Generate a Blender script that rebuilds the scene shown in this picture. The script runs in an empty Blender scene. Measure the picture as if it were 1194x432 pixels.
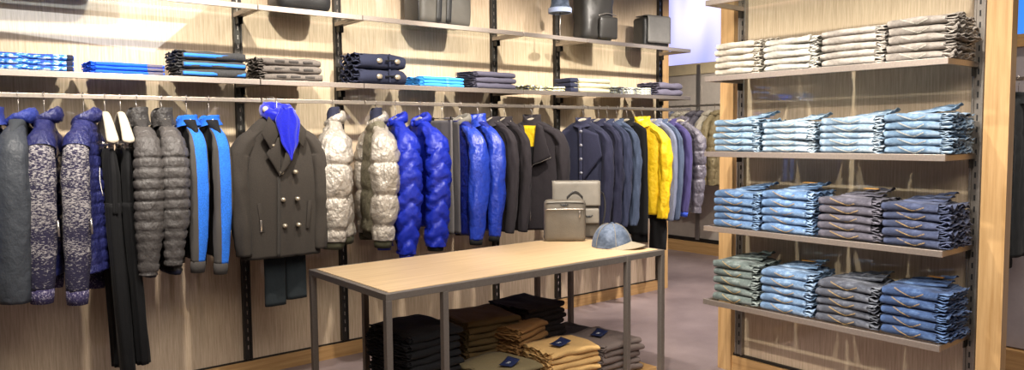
import bpy, bmesh, math, random
from mathutils import Vector, Matrix, noise
R = math.radians
PI = math.pi
C = bpy.context.scene.collection

# ------------------------------------------------------------------ camera
F_PX, YAW, PITCH, ROLL, EYE = 861.0, R(51.187), R(3.867), R(-0.553), 1.585
_c, _s = math.cos(YAW), math.sin(YAW)
_fw, _rt, _up = Vector((_c, _s, 0)), Vector((_s, -_c, 0)), Vector((0, 0, 1))
FWD = _fw*math.cos(PITCH) - _up*math.sin(PITCH)
_u2 = _up*math.cos(PITCH) + _fw*math.sin(PITCH)
RGT = _rt*math.cos(ROLL) + _u2*math.sin(ROLL)
UPV = _u2*math.cos(ROLL) - _rt*math.sin(ROLL)
EYEV = Vector((0, 0, EYE))
cam_d = bpy.data.cameras.new('camera')
cam = bpy.data.objects.new('camera', cam_d)
C.objects.link(cam)
m = Matrix((RGT, UPV, -FWD)).transposed().to_4x4()
m.translation = EYEV
cam.matrix_world = m
cam_d.sensor_width = 36
cam_d.lens = F_PX/1194*36
cam_d.clip_start = 0.05
bpy.context.scene.camera = cam


def ray(u, v):
    return FWD + RGT*((u-597)/F_PX) - UPV*((v-216)/F_PX)


def atY(u, v, Y):
    d = ray(u, v); return EYEV + d*(Y/d.y)


def atX(u, v, X):
    d = ray(u, v); return EYEV + d*(X/d.x)


def atZ(u, v, Z):
    d = ray(u, v); return EYEV + d*((Z-EYE)/d.z)


# ------------------------------------------------------------------ light, exposure
sc = bpy.context.scene
sc.view_settings.view_transform = 'Standard'
sc.view_settings.look = 'None'
sc.view_settings.gamma = 1
sc.view_settings.use_curve_mapping = False
sc.view_settings.exposure = 0.32
W = bpy.data.worlds.new('world'); sc.world = W
W.use_nodes = True
W.node_tree.nodes['Background'].inputs[0].default_value = (0.80, 0.74, 0.68, 1)
W.node_tree.nodes['Background'].inputs[1].default_value = 0.25


def spot(loc, aim, power, size=60, blend=0.6, rad=0.05, col=(1, .915, .81)):
    l = bpy.data.lights.new('ceiling_spot', 'SPOT')
    l.energy = power; l.spot_size = R(size); l.spot_blend = blend
    l.shadow_soft_size = rad; l.color = col
    o = bpy.data.objects.new('ceiling_spot', l); C.objects.link(o)
    o.location = loc
    o.rotation_euler = (Vector(aim)-Vector(loc)).to_track_quat('-Z', 'Y').to_euler()
    return o


def area(loc, aim, power, sx, sy, col=(1, .93, .84)):
    l = bpy.data.lights.new('ceiling_panel_light', 'AREA')
    l.shape = 'RECTANGLE'; l.size = sx; l.size_y = sy; l.energy = power; l.color = col
    o = bpy.data.objects.new('ceiling_panel_light', l); C.objects.link(o)
    o.location = loc
    o.rotation_euler = (Vector(aim)-Vector(loc)).to_track_quat('-Z', 'Y').to_euler()
    return o


for x in (0.2, 1.25, 2.3, 3.4, 4.5, 5.6):                    # track spots washing the long wall
    spot((x, 3.05, 3.15), (x+0.25, 4.75, 1.75), 230, 66, 0.8, 0.035)
for y in (1.5, 2.3, 3.0):                                     # track spots on the denim unit
    spot((2.35, y-0.2, 3.15), (4.0, y, 1.25), 165, 64, 0.8, 0.035)
for y in (1.6, 2.7):                                          # spots further back reach under the denim shelves
    spot((0.7, y-0.1, 3.15), (4.1, y, 0.80), 170, 38, 0.8, 0.035)
for x in (2.1, 3.2):                                          # pin spots on the table
    spot((x-0.1, 2.9, 3.15), (x, 3.4, 0.6), 125, 50, 0.8, 0.04, (1, .90, .75))
spot((6.2, 4.2, 3.15), (7.6, 5.6, 1.4), 190, 70, 0.8, 0.04)   # far bay
spot((6.0, 2.6, 3.15), (6.0, 3.6, 0.0), 420, 75, 0.8, 0.04, (1, .9, .85))  # extra spot added to brighten the floor in the gap
spot((5.2, 0.4, 3.15), (5.6, 1.5, 1.3), 140, 60, 0.8, 0.04)
area((1.6, 1.0, 3.2), (2.6, 2.6, 0), 105, 3.0, 2.0)  # soft overhead fill with no fixture behind it, added to lift the darker areas


# ------------------------------------------------------------------ materials
def mat(name):
    m = bpy.data.materials.new(name); m.use_nodes = True
    nt = m.node_tree; b = nt.nodes['Principled BSDF']
    return m, nt, b


def N(nt, t, **kw):
    n = nt.nodes.new(t)
    for k, v in kw.items():
        if k in n.inputs.keys() if isinstance(k, str) else False: n.inputs[k].default_value = v
        else: setattr(n, k, v)
    return n


def coords(nt, scale=(1, 1, 1), kind='Object', rot=(0, 0, 0)):
    tc = nt.nodes.new('ShaderNodeTexCoord'); mp = nt.nodes.new('ShaderNodeMapping')
    mp.inputs['Scale'].default_value = scale; mp.inputs['Rotation'].default_value = rot
    nt.links.new(tc.outputs[kind], mp.inputs['Vector'])
    return mp.outputs['Vector']


def noise_n(nt, vec, scale, detail=3, rough=0.6):
    n = nt.nodes.new('ShaderNodeTexNoise')
    n.inputs['Scale'].default_value = scale; n.inputs['Detail'].default_value = detail
    n.inputs['Roughness'].default_value = rough
    nt.links.new(vec, n.inputs['Vector'])
    return n.outputs['Fac']


def ramp(nt, fac, stops):
    r = nt.nodes.new('ShaderNodeValToRGB')
    e = r.color_ramp.elements
    while len(e) < len(stops): e.new(0.5)
    for el, (p, c) in zip(e, stops):
        el.position = p; el.color = (*c, 1) if len(c) == 3 else c
    nt.links.new(fac, r.inputs['Fac'])
    return r.outputs['Color']


def bump(nt, b, h, strength=0.3, dist=0.01):
    n = nt.nodes.new('ShaderNodeBump')
    n.inputs['Strength'].default_value = strength; n.inputs['Distance'].default_value = dist
    nt.links.new(h, n.inputs['Height']); nt.links.new(n.outputs['Normal'], b.inputs['Normal'])


def sh(c, k): return tuple(min(1, max(0, x*k)) for x in c)


_mc = {}


def cloth(c, rough=0.85, weave=260, var=0.18, bumpd=0.35, sheen=0.03, coat=0.0):
    """woven or knitted cloth, one colour with a fine weave"""
    key = ('cloth', c, rough, weave, var, sheen, coat)
    if key in _mc: return _mc[key]
    m, nt, b = mat('cloth')
    v = coords(nt)
    f1 = noise_n(nt, v, weave, 2)
    nt.links.new(ramp(nt, f1, [(0.3, sh(c, 1-var)), (0.7, sh(c, 1+var))]), b.inputs['Base Color'])
    b.inputs['Roughness'].default_value = rough
    b.inputs['Specular IOR Level'].default_value = .25
    b.inputs['Sheen Weight'].default_value = sheen
    b.inputs['Coat Weight'].default_value = coat
    f2 = noise_n(nt, coords(nt, (1, 1, .5)), 22, 4, .55)
    bump(nt, b, f2, bumpd, 0.012)
    _mc[key] = m
    return m


def nylon(c, rough=0.42, spec=0.5, wr=0.45, metallic=0.0):
    """puffer shell: slightly shiny, creased"""
    key = ('nylon', c, rough, spec, wr, metallic)
    if key in _mc: return _mc[key]
    m, nt, b = mat('nylon')
    b.inputs['Base Color'].default_value = (*c, 1)
    b.inputs['Roughness'].default_value = rough
    b.inputs['Metallic'].default_value = metallic
    b.inputs['Specular IOR Level'].default_value = spec
    f2 = noise_n(nt, coords(nt, (1, 1, .8)), 26, 5, .6)
    vo = nt.nodes.new('ShaderNodeTexVoronoi'); vo.feature = 'DISTANCE_TO_EDGE'; vo.inputs['Scale'].default_value = 17
    nt.links.new(coords(nt, (1.3, 1.3, .8)), vo.inputs['Vector'])
    mm = nt.nodes.new('ShaderNodeMath'); mm.operation = 'MULTIPLY_ADD'; mm.inputs[1].default_value = .4
    nt.links.new(vo.outputs['Distance'], mm.inputs[0]); nt.links.new(f2, mm.inputs[2])
    bump(nt, b, mm.outputs[0], min(1, wr*1.5), 0.03)
    _mc[key] = m
    return m


def denim(c, c2=None, worn=0.5, rough=0.85):
    key = ('denim', c, c2, worn)
    if key in _mc: return _mc[key]
    m, nt, b = mat('denim')
    c2 = c2 or sh(c, 1.8)
    c = sh(c, .68); c2 = sh(c2, .80)
    f1 = noise_n(nt, coords(nt, (1, 1.3, 1.6)), 11, 5, .65)
    nt.links.new(ramp(nt, f1, [(0.30, sh(c, .45)), (0.48, c), (0.66, c2)]), b.inputs['Base Color'])
    b.inputs['Roughness'].default_value = rough
    b.inputs['Sheen Weight'].default_value = 0.1
    f2 = noise_n(nt, coords(nt), 38, 5, .6)
    bump(nt, b, f2, 0.5, 0.012)
    _mc[key] = m
    return m


def knit(ca, cb, lo=0.44, hi=0.56, sx=90, sz=160):
    """marled knit of two yarns, rows of stitches"""
    m, nt, b = mat('marled_knit')
    v = coords(nt, (sx, sx, sz))
    f = noise_n(nt, v, 1.0, 3, .7)
    z = noise_n(nt, coords(nt, (1.5, 1.5, 9)), 1.0, 3, .6)
    mx = nt.nodes.new('ShaderNodeMath'); mx.operation = 'MULTIPLY_ADD'
    nt.links.new(z, mx.inputs[0]); mx.inputs[1].default_value = 0.45; nt.links.new(f, mx.inputs[2])
    ad = nt.nodes.new('ShaderNodeMath'); ad.operation = 'SUBTRACT'; nt.links.new(mx.outputs[0], ad.inputs[0]); ad.inputs[1].default_value = 0.225
    sp = nt.nodes.new('ShaderNodeSeparateXYZ'); tc = nt.nodes.new('ShaderNodeTexCoord'); nt.links.new(tc.outputs['Object'], sp.inputs[0])
    sm = nt.nodes.new('ShaderNodeMath'); sm.operation = 'MULTIPLY_ADD'; sm.inputs[1].default_value = .20; sm.inputs[2].default_value = .105
    nt.links.new(sp.outputs['Z'], sm.inputs[0])
    a2 = nt.nodes.new('ShaderNodeMath'); a2.operation = 'ADD'; nt.links.new(ad.outputs[0], a2.inputs[0]); nt.links.new(sm.outputs[0], a2.inputs[1])
    nt.links.new(ramp(nt, a2.outputs[0], [(lo, ca), (hi, cb)]), b.inputs['Base Color'])
    b.inputs['Roughness'].default_value = 0.95
    bump(nt, b, f, 0.8, 0.008)
    return m


def metal(c, rough=0.4, name='bronze_metal', metallic=0.85):
    key = ('metal', c, rough)
    if key in _mc: return _mc[key]
    m, nt, b = mat(name)
    f = noise_n(nt, coords(nt, (3, 3, 3)), 30, 3)
    nt.links.new(ramp(nt, f, [(0.3, sh(c, .9)), (0.7, sh(c, 1.08))]), b.inputs['Base Color'])
    b.inputs['Metallic'].default_value = metallic
    b.inputs['Roughness'].default_value = rough
    _mc[key] = m
    return m


def wood(c1, c2, axis='x', rough=0.4, name='oak', sc_=1.0):
    m, nt, b = mat(name)
    s = {'x': (1.2, 26, 26), 'y': (26, 1.2, 26), 'z': (26, 26, 1.2)}[axis]
    f = noise_n(nt, coords(nt, tuple(k*sc_ for k in s)), 1.6, 6, .65)
    nt.links.new(ramp(nt, f, [(0.32, c1), (0.68, c2)]), b.inputs['Base Color'])
    b.inputs['Roughness'].default_value = rough
    bump(nt, b, f, 0.08, 0.004)
    return m


def leather(c, rough=0.38, grain=120):
    key = ('leather', c, rough)
    if key in _mc: return _mc[key]
    m, nt, b = mat('leather')
    f0 = noise_n(nt, coords(nt), 7, 3)
    nt.links.new(ramp(nt, f0, [(0.3, sh(c, .85)), (0.7, sh(c, 1.15))]), b.inputs['Base Color'])
    b.inputs['Roughness'].default_value = rough
    f = noise_n(nt, coords(nt), grain, 4)
    bump(nt, b, f, 0.35, 0.004)
    _mc[key] = m
    return m


def plain(c, rough=0.5, metallic=0.0, name='plain'):
    key = ('plain', c, rough, metallic)
    if key in _mc: return _mc[key]
    m, nt, b = mat(name)
    f = noise_n(nt, coords(nt), 14, 3)
    nt.links.new(ramp(nt, f, [(0.3, sh(c, .93)), (0.7, sh(c, 1.05))]), b.inputs['Base Color'])
    b.inputs['Roughness'].default_value = rough
    b.inputs['Metallic'].default_value = metallic
    _mc[key] = m
    return m


def wallpaper():
    m, nt, b = mat('grasscloth_behind_lacquer')
    f = noise_n(nt, coords(nt, (120, 120, 5)), 1.0, 4, .7)
    g = noise_n(nt, coords(nt, (1.2, 1.2, .6)), 1.0, 3, .5)
    c1 = ramp(nt, f, [(0.30, (.49, .355, .230)), (0.68, (.75, .60, .43))])
    mx = nt.nodes.new('ShaderNodeMix'); mx.data_type = 'RGBA'; mx.blend_type = 'MULTIPLY'
    mx.inputs[0].default_value = 0.4
    nt.links.new(c1, mx.inputs[6]); nt.links.new(ramp(nt, g, [(0.3, (.78, .76, .74)), (0.7, (1, 1, 1))]), mx.inputs[7])
    nt.links.new(mx.outputs[2], b.inputs['Base Color'])
    b.inputs['Roughness'].default_value = 0.6
    b.inputs['Coat Weight'].default_value = 1.0
    b.inputs['Coat Roughness'].default_value = 0.015
    b.inputs['Coat IOR'].default_value = 1.75
    return m


def glass_mat(tint=(.955, .985, .97), refl=0.09):
    m = bpy.data.materials.new('shelf_glass'); m.use_nodes = True
    nt = m.node_tree; nt.nodes.clear()
    o = nt.nodes.new('ShaderNodeOutputMaterial'); t = nt.nodes.new('ShaderNodeBsdfTransparent')
    g = nt.nodes.new('ShaderNodeBsdfGlossy'); mx = nt.nodes.new('ShaderNodeMixShader'); lw = nt.nodes.new('ShaderNodeLayerWeight')
    pw = nt.nodes.new('ShaderNodeMath'); pw.operation = 'POWER'; pw.inputs[1].default_value = 4.5
    fr = nt.nodes.new('ShaderNodeMath'); fr.operation = 'MULTIPLY_ADD'; fr.inputs[1].default_value = .6; fr.inputs[2].default_value = .03
    nt.links.new(lw.outputs['Facing'], pw.inputs[0]); nt.links.new(pw.outputs[0], fr.inputs[0])
    t.inputs['Color'].default_value = (*tint, 1); g.inputs['Roughness'].default_value = 0.02
    nt.links.new(fr.outputs[0], mx.inputs[0]); nt.links.new(t.outputs[0], mx.inputs[1]); nt.links.new(g.outputs[0], mx.inputs[2])
    nt.links.new(mx.outputs[0], o.inputs['Surface'])
    return m


def floor_mat():
    m, nt, b = mat('polished_concrete')
    g = noise_n(nt, coords(nt, (1, 1, 1)), 1.1, 5, .6)
    f = noise_n(nt, coords(nt, (1, 1, 1)), 60, 4, .7)
    c1 = ramp(nt, g, [(0.30, (.17, .13, .135)), (0.70, (.36, .285, .285))])
    mx = nt.nodes.new('ShaderNodeMix'); mx.data_type = 'RGBA'; mx.blend_type = 'MULTIPLY'; mx.inputs[0].default_value = .6
    nt.links.new(c1, mx.inputs[6]); nt.links.new(ramp(nt, f, [(0.3, (.8, .8, .8)), (0.7, (1, 1, 1))]), mx.inputs[7])
    nt.links.new(mx.outputs[2], b.inputs['Base Color'])
    b.inputs['Roughness'].default_value = 0.38
    bump(nt, b, f, 0.05, 0.003)
    return m


def emit_mat(stops, strength, scale=(1, .35, .25)):
    m, nt, b = mat('backlit_panel')
    f = noise_n(nt, coords(nt, scale), 1.0, 1)
    col = ramp(nt, f, stops)
    nt.links.new(col, b.inputs['Emission Color']); b.inputs['Emission Strength'].default_value = strength
    nt.links.new(col, b.inputs['Base Color'])
    return m


# ------------------------------------------------------------------ mesh helpers
def nz(x, y, z=0.0): return noise.noise(Vector((x, y, z)))


class MB:
    def __init__(s): s.v = []; s.f = []

    def add(s, vs, fs):
        n = len(s.v); s.v += [Vector(p) for p in vs]; s.f += [tuple(i+n for i in f) for f in fs]; return s

    def loft(s, rings, cap0=True, cap1=True, closed=True):
        k = len(rings[0]); vs = [p for r in rings for p in r]; fs = []
        kk = k if closed else k-1
        for i in range(len(rings)-1):
            for j in range(kk):
                a = i*k+j; b_ = i*k+(j+1) % k
                fs.append((a, b_, b_+k, a+k))
        for cap, i, inv in ((cap0, 0, True), (cap1, len(rings)-1, False)):
            if cap and closed:
                c = Vector((0, 0, 0))
                for p in rings[i]: c += Vector(p)
                c /= k; ci = len(vs); vs.append(c)
                for j in range(k):
                    a = i*k+j; b_ = i*k+(j+1) % k
                    fs.append((b_, a, ci) if inv else (a, b_, ci))
        return s.add(vs, fs)

    def box(s, c, size, bev=0.0, seg=2, rot=None):
        bm = bmesh.new(); bmesh.ops.create_cube(bm, size=1)
        for v in bm.verts: v.co = Vector((v.co.x*size[0], v.co.y*size[1], v.co.z*size[2]))
        if bev > 0: bmesh.ops.bevel(bm, geom=list(bm.edges), offset=bev, segments=seg, affect='EDGES', profile=.5)
        bm.verts.index_update()
        M = rot.to_4x4() if rot is not None else Matrix.Identity(4)
        vs = [M @ v.co + Vector(c) for v in bm.verts]
        fs = [tuple(v.index for v in f.verts) for f in bm.faces]
        bm.free()
        return s.add(vs, fs)

    def tube(s, path, r, n=8, ref=(0, 1, 0), caps=True, fn=None):
        """r: number, (rx, ry) or list of those; rx lies along the in-plane side axis"""
        path = [Vector(p) for p in path]; rings = []
        for i, p in enumerate(path):
            t = (path[min(i+1, len(path)-1)] - path[max(i-1, 0)]).normalized()
            a = Vector(ref); side = a.cross(t)
            if side.length < 1e-3: side = Vector((1, 0, 0)).cross(t)
            side.normalize(); b_ = t.cross(side).normalized()
            rr = r[i] if isinstance(r, list) else r
            if not isinstance(rr, tuple): rr = (rr, rr)
            ring = []
            for j in range(n):
                th = 2*PI*j/n
                k = fn(i/(len(path)-1), th) if fn else 1.0
                ring.append(p + side*(math.cos(th)*rr[0]*k) + b_*(math.sin(th)*rr[1]*k))
            rings.append(ring)
        return s.loft(rings, caps, caps)

    def sphere(s, c, r, nu=12, nv=8):
        if not isinstance(r, tuple): r = (r, r, r)
        rings = []
        for i in range(1, nv):
            ph = PI*i/nv
            rings.append([Vector(c)+Vector((r[0]*math.sin(ph)*math.cos(2*PI*j/nu), r[1]*math.sin(ph)*math.sin(2*PI*j/nu), r[2]*math.cos(ph))) for j in range(nu)])
        return s.loft(rings, True, True)

    def grid(s, fn, nu, nv, th=0.0):
        """sheet fn(u,v)->point with thickness th along its normal"""
        P = [[Vector(fn(i/nu, j/nv)) for j in range(nv+1)] for i in range(nu+1)]
        def nrm(i, j):
            a = P[min(i+1, nu)][j]-P[max(i-1, 0)][j]; b_ = P[i][min(j+1, nv)]-P[i][max(j-1, 0)]
            n = a.cross(b_)
            return n.normalized() if n.length > 1e-9 else Vector((0, 0, 1))
        vs = [P[i][j] for i in range(nu+1) for j in range(nv+1)]
        q = nv+1; fs = [(i*q+j, (i+1)*q+j, (i+1)*q+j+1, i*q+j+1) for i in range(nu) for j in range(nv)]
        if th:
            o = len(vs); vs += [P[i][j]-nrm(i, j)*th for i in range(nu+1) for j in range(nv+1)]
            fs += [(o+i*q+j, o+i*q+j+1, o+(i+1)*q+j+1, o+(i+1)*q+j) for i in range(nu) for j in range(nv)]
            for i in range(nu):
                fs.append((i*q, o+i*q, o+(i+1)*q, (i+1)*q)); fs.append((i*q+nv, (i+1)*q+nv, o+(i+1)*q+nv, o+i*q+nv))
            for j in range(nv):
                fs.append((j, j+1, o+j+1, o+j)); fs.append((nu*q+j, o+nu*q+j, o+nu*q+j+1, nu*q+j+1))
        return s.add(vs, fs)

    def xf(s, M):
        s.v = [M @ p for p in s.v]; return s

    def build(s, name, m, parent=None, smooth=True, autoangle=None):
        me = bpy.data.meshes.new(name); me.from_pydata([tuple(p) for p in s.v], [], s.f)
        bm = bmesh.new(); bm.from_mesh(me); bmesh.ops.recalc_face_normals(bm, faces=bm.faces); bm.to_mesh(me); bm.free()
        me.materials.append(m)
        if smooth:
            me.shade_smooth()
            if autoangle: me.set_sharp_from_angle(angle=R(autoangle))
        o = bpy.data.objects.new(name, me); C.objects.link(o)
        if parent is not None: o.parent = parent
        return o


def empty(name, loc=(0, 0, 0), rz=0.0):
    o = bpy.data.objects.new(name, None); C.objects.link(o); o.location = loc; o.rotation_euler = (0, 0, rz)
    o.empty_display_size = .05
    return o


def tag(o, label, cat, group=None):
    o['label'] = label; o['category'] = cat
    if group: o['group'] = group
    return o


def structure(o, label=None):
    o['kind'] = 'structure'
    if label: o['label'] = label; o['category'] = o.name.split('_')[0]
    return o


def copy_tree(o, parent=None):
    c = o.copy(); C.objects.link(c); c.parent = parent
    for ch in list(o.children): copy_tree(ch, c)
    return c


def bez(pts, n=10):
    """catmull-rom through pts"""
    P = [Vector(p) for p in pts]; out = []
    for i in range(len(P)-1):
        p0 = P[max(i-1, 0)]; p1 = P[i]; p2 = P[i+1]; p3 = P[min(i+2, len(P)-1)]
        for k in range(n):
            t = k/n
            out.append(0.5*((2*p1)+(p2-p0)*t+(2*p0-5*p1+4*p2-p3)*t*t+(3*p1-p0-3*p2+p3)*t**3))
    out.append(P[-1]); return out


def lerp(a, b, t): return a+(b-a)*t


def interp(tab, x):
    if x <= tab[0][0]: return tab[0][1]
    for (a, va), (b, vb) in zip(tab, tab[1:]):
        if x <= b:
            t = (x-a)/(b-a); t = t*t*(3-2*t); return va+(vb-va)*t
    return tab[-1][1]

# ------------------------------------------------------------------ shared materials
M_WALL = wallpaper()
M_BRONZE = metal((.34, .29, .25), .42)
M_RAIL = metal((.48, .42, .36), .38)
M_DARK = metal((.06, .055, .05), .5, 'dark_metal')
M_FRAME = metal((.20, .175, .155), .5, 'table_metal', .5)
M_EDGE = metal((.50, .43, .38), .42, 'shelf_metal')
M_CHROME = metal((.62, .58, .54), .22, 'steel')
M_OAKX = wood((.42, .23, .085), (.62, .385, .17), 'x')
M_OAKY = wood((.42, .23, .085), (.62, .385, .17), 'y')
M_OAKZ = wood((.43, .25, .10), (.62, .40, .19), 'z')
M_TABLE = wood((.58, .40, .22), (.72, .53, .32), 'x', .45)
M_GLASS = glass_mat()
M_FLOOR = floor_mat()
M_HANGW = plain((.60, .53, .42), .35, 0, 'pale_lacquered_wood')
M_BLACK = plain((.012, .012, .013), .6, 0, 'black')
ZT, ZM, ZR = 2.386, 1.938, 1.81
YF, YW = 4.463, 4.868
M_UPD = metal((.30, .27, .24), .45)
UX = (0.262, 1.643, 2.339, 3.720, 4.416, 5.797)

# ------------------------------------------------------------------ room
def slab(name, lo, hi, m, kind=True, parent=None, bev=0, label=None):
    b = MB().box([(a+c)/2 for a, c in zip(lo, hi)], [c-a for a, c in zip(lo, hi)], bev)
    o = b.build(name, m, parent, smooth=False)
    if kind: structure(o)
    return o


M_PLAST = plain((.42, .35, .28), .8, 0, 'plaster')
M_CEIL = plain((.30, .27, .24), .8, 0, 'ceiling_paint')
slab('floor', (-3, -3, -.1), (9.6, 8.3, 0), M_FLOOR)
slab('ceiling', (-3, -3, 4.4), (9.6, 8.3, 4.5), M_CEIL)
slab('wall_back', (-3, -3.1, 0), (9.6, -3, 4.4), M_PLAST)
slab('wall_left', (-3.1, -3, 0), (-3, 8.3, 4.4), M_PLAST)
slab('wall_front', (-3, 8.3, 0), (9.6, 8.4, 4.4), M_PLAST)
slab('wall_right', (9.5, -3, 0), (9.6, 8.3, 4.4), M_PLAST)
o = MB().box((9.48, 6.6, 3.35), (.03, 3.3, 1.8), .004).build('backlit_panel', emit_mat([(0.36, (.30, .36, .98)), (0.5, (.52, .52, .98)), (0.66, (.85, .82, 1.0))], 0.95, (1, 1.6, .5)), None, False)
tag(o, 'lilac and blue backlit wall panel above the partition across the aisle', 'light panel')
slab('wall_display', (-2.2, YW, .11), (5.86, YW+.12, 3.3), M_WALL)
slab('baseboard_display', (-2.2, YW-.012, 0), (5.86, YW+.12, .10), M_OAKX)
slab('trim_1', (-2.2, YW-.004, .10), (5.86, YW+.12, .112), M_DARK)
slab('trim_2', (5.86, YW-.012, 0), (5.95, YW+.13, 3.3), M_OAKZ)
o = MB().box((9.48, 2.75, 3.3), (.03, 1.9, 1.9), .004).build('backlit_panel', emit_mat([(0.3, (.02, .16, .90)), (0.5, (.04, .26, .95)), (0.7, (.10, .36, 1.0))], 0.8), None, False)
tag(o, 'strong blue backlit panel at top right past the wooden post', 'light panel')
# low partition across the aisle with its wooden cap
slab('wall_low_partition', (8.0, 3.2, .16), (8.12, 8.2, 2.36), plain((.62, .55, .48), .7, 0, 'pale_panel'))
slab('baseboard_partition', (7.97, 3.2, 0), (8.12, 8.2, .15), M_OAKY)
slab('trim_3', (7.98, 3.2, .15), (8.12, 8.2, .20), M_DARK)
slab('trim_4', (7.98, 3.2, 2.36), (8.13, 8.2, 2.50), plain((.80, .66, .42), .6, 0, 'pale_oak'))
# partition that carries the denim shelves
UXW = 4.20
slab('wall_denim', (UXW, 1.395, .115), (UXW+.10, 2.86, 3.3), M_WALL)
slab('trim_5', (UXW-.045, 2.86, 0), (UXW+.12, 2.96, 3.3), M_OAKZ)
slab('trim_6', (UXW-.075, 1.285, 0), (UXW+.0, 1.395, 3.3), M_OAKZ)
slab('baseboard_denim', (UXW-.03, 1.396, 0), (UXW+.10, 2.86, .10), M_OAKY)
slab('trim_7', (UXW-.015, 1.396, .10), (UXW+.10, 2.86, .118), M_DARK)

# ------------------------------------------------------------------ wall uprights, shelves and rails
def upright_mesh(H0, H1, m, w=.052):
    b = MB()
    b.box((0, .012, (H0+H1)/2), (w, .024, H1-H0), .002)
    for s in (-1, 1): b.box((s*(w/2-.005), -.004, (H0+H1)/2), (.010, .014, H1-H0), .001)
    return b


def slots(H0, H1):
    s = MB(); z = H0+.08
    while z < H1-.05:
        s.box((0, -.0015, z), (.007, .003, .028)); z += .058
    return s


def make_upright(loc, rz, label, group, H0=.12, H1=3.2):
    t = empty('slotted_upright', loc, rz)
    tag(t, label, 'upright', group)
    upright_mesh(H0, H1, M_DARK).build('channel', M_UPD if rz else M_DARK, t, False)
    o = slots(H0, H1).build('slot_row', M_BLACK if rz else M_CHROME, t, False); o['kind'] = 'stuff'
    return t


UPL = ['dark slotted metal upright beyond the left edge', 'dark slotted metal upright left of the charcoal peacoat',
       'dark slotted metal upright right of the charcoal peacoat, behind the silver puffer', 'dark slotted metal upright behind the light blue shirts shelf end',
       'dark slotted metal upright behind the black leather backpack', 'dark slotted metal upright at the far end of the long wall, next to wooden post']
for i, x in enumerate(UX):
    make_upright((x, YW-.026, 0), 0, UPL[i], None)


def shelf(name, L, D, z, loc, rz, label, extra=0.0):
    """local: along x 0..L, front edge at y=0, back at y=D"""
    t = empty(name, (loc[0], loc[1], z), rz)
    tag(t, label, 'shelf')
    g = .003
    b = MB().box((L/2, .008, -.016), (L-2*g, .016, .032), .0015)
    b.build('front_edge', M_EDGE, t, False)
    for s in (g+.012, L-g-.012):
        MB().box((s, D/2+.006, -.0165), (.022, D-.02, .029), .0015).build('side_bar', M_BRONZE, t, False)
        MB().box((s, D-.03, -.05), (.006, .05, .05), .001).build('bracket', M_DARK, t, False)
    MB().box((L/2, D/2+.010, -.0045), (L-.05, D-.03, .008), .001).build('glass_pane', M_GLASS, t, False)
    return t


SEG = list(zip(UX, UX[1:]))
NMT = ['far left over the knit and padded jackets', 'over the charcoal peacoat', 'over the silver and blue puffers', 'over the dark zip jacket', 'at the far end over the navy and yellow jackets']
NMM = ['holding the striped and blue knitwear', 'holding the dark grey sweaters', 'holding the navy duffle coats', 'holding small navy and yellow shirts', 'holding cream and plum folded knitwear']
for i, (a, b_) in enumerate(SEG):
    D = YW-.03-YF
    shelf('glass_shelf', b_-a, D, ZT, (a, YF, 0), 0, 'upper metal edged glass shelf '+NMT[i])
    shelf('glass_shelf', b_-a, D, ZM, (a, YF, 0), 0, 'middle metal edged glass shelf '+NMM[i])
    t = empty('hanging_rail', (a, YF, ZR), 0)
    tag(t, 'flat bronze hanging rail '+['at far left with knit and padded jackets', 'behind the scarf of the charcoal peacoat', 'carrying silver and blue puffer jackets', 'carrying the dark zip jacket with yellow lining', 'carrying navy coats and the yellow jacket'][i], 'rail')
    MB().box(((b_-a)/2, 0, 0), (b_-a-.006, .014, .024), .002).build('bar', M_RAIL, t, False)
    for s in (.010, b_-a-.010):
        MB().box((s, D/2, .006), (.008, D, .018), .001).build('bracket_arm', M_BRONZE, t, False)

UZ = (.551, 1.012, 1.473, 1.932, 2.392)
UN = ['lowest', 'second', 'third', 'fourth', 'topmost']
UXF, UY0, UY1 = 3.788, 1.434, 2.815
for z, n, k in zip(UZ, UN, ['with blue and charcoal jeans', 'with mid blue and plum jeans', 'with pale blue jeans', 'with cream and stone trousers', 'left empty']):
    shelf('glass_shelf', UY1-UY0, UXW-UXF-.03, z, (UXF, UY1, 0), R(-90), n+' glass shelf of the denim unit on the right, '+k)
for y, n in ((UY0+.006, 'right-hand'), (UY1-.006, 'left-hand')):
    make_upright((UXW-.026, y, 0), R(-90), n+' dark slotted upright of the denim unit', None)

# ------------------------------------------------------------------ table
TX0, TX1, TY0, TY1, TT = 1.639, 3.607, 2.967, 3.823, .861
t = empty('display_table', (TX0, TY0, 0))
tag(t, 'long display table with pale oak top and dark bronze box frames', 'table')
L, Wd, q, bw = TX1-TX0, TY1-TY0, .032, .345
for x0 in (0, L-bw):
    for x in (x0+q/2, x0+bw-q/2):
        for y in (q/2, Wd-q/2):
            MB().box((x, y, (TT-q)/2), (q, q, TT-q), .002).build('leg', M_FRAME, t, False)
    b = MB()
    for y in (q/2, Wd-q/2): b.box((x0+bw/2, y, TT-q/2), (bw, q, q), .002)
    b.box((x0+(q/2 if x0 == 0 else bw-q/2), Wd/2, TT-q/2), (q, Wd-2*q, q), .002)
    b.build('top_frame', M_FRAME, t, False)
for y in (.018, Wd-.018): MB().box((L/2, y, TT-.0195), (L-2*bw+.002, .028, .037), .002).build('side_beam', M_FRAME, t, False)
MB().box((L/2, Wd/2, TT-.008), (L-2*q, Wd-2*q-.001, .022), .002).build('tabletop', M_TABLE, t, False)
MB().box((L/2, Wd/2, .100), (L-2*q-.002, Wd-2*q-.004, .030), .002).build('lower_shelf', M_OAKX, t, False)
for y in (q/2, Wd-q/2): MB().box((L/2, y, .098), (L-2*bw-.002, q, .034), .002).build('lower_rail', M_OAKX, t, False)


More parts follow.
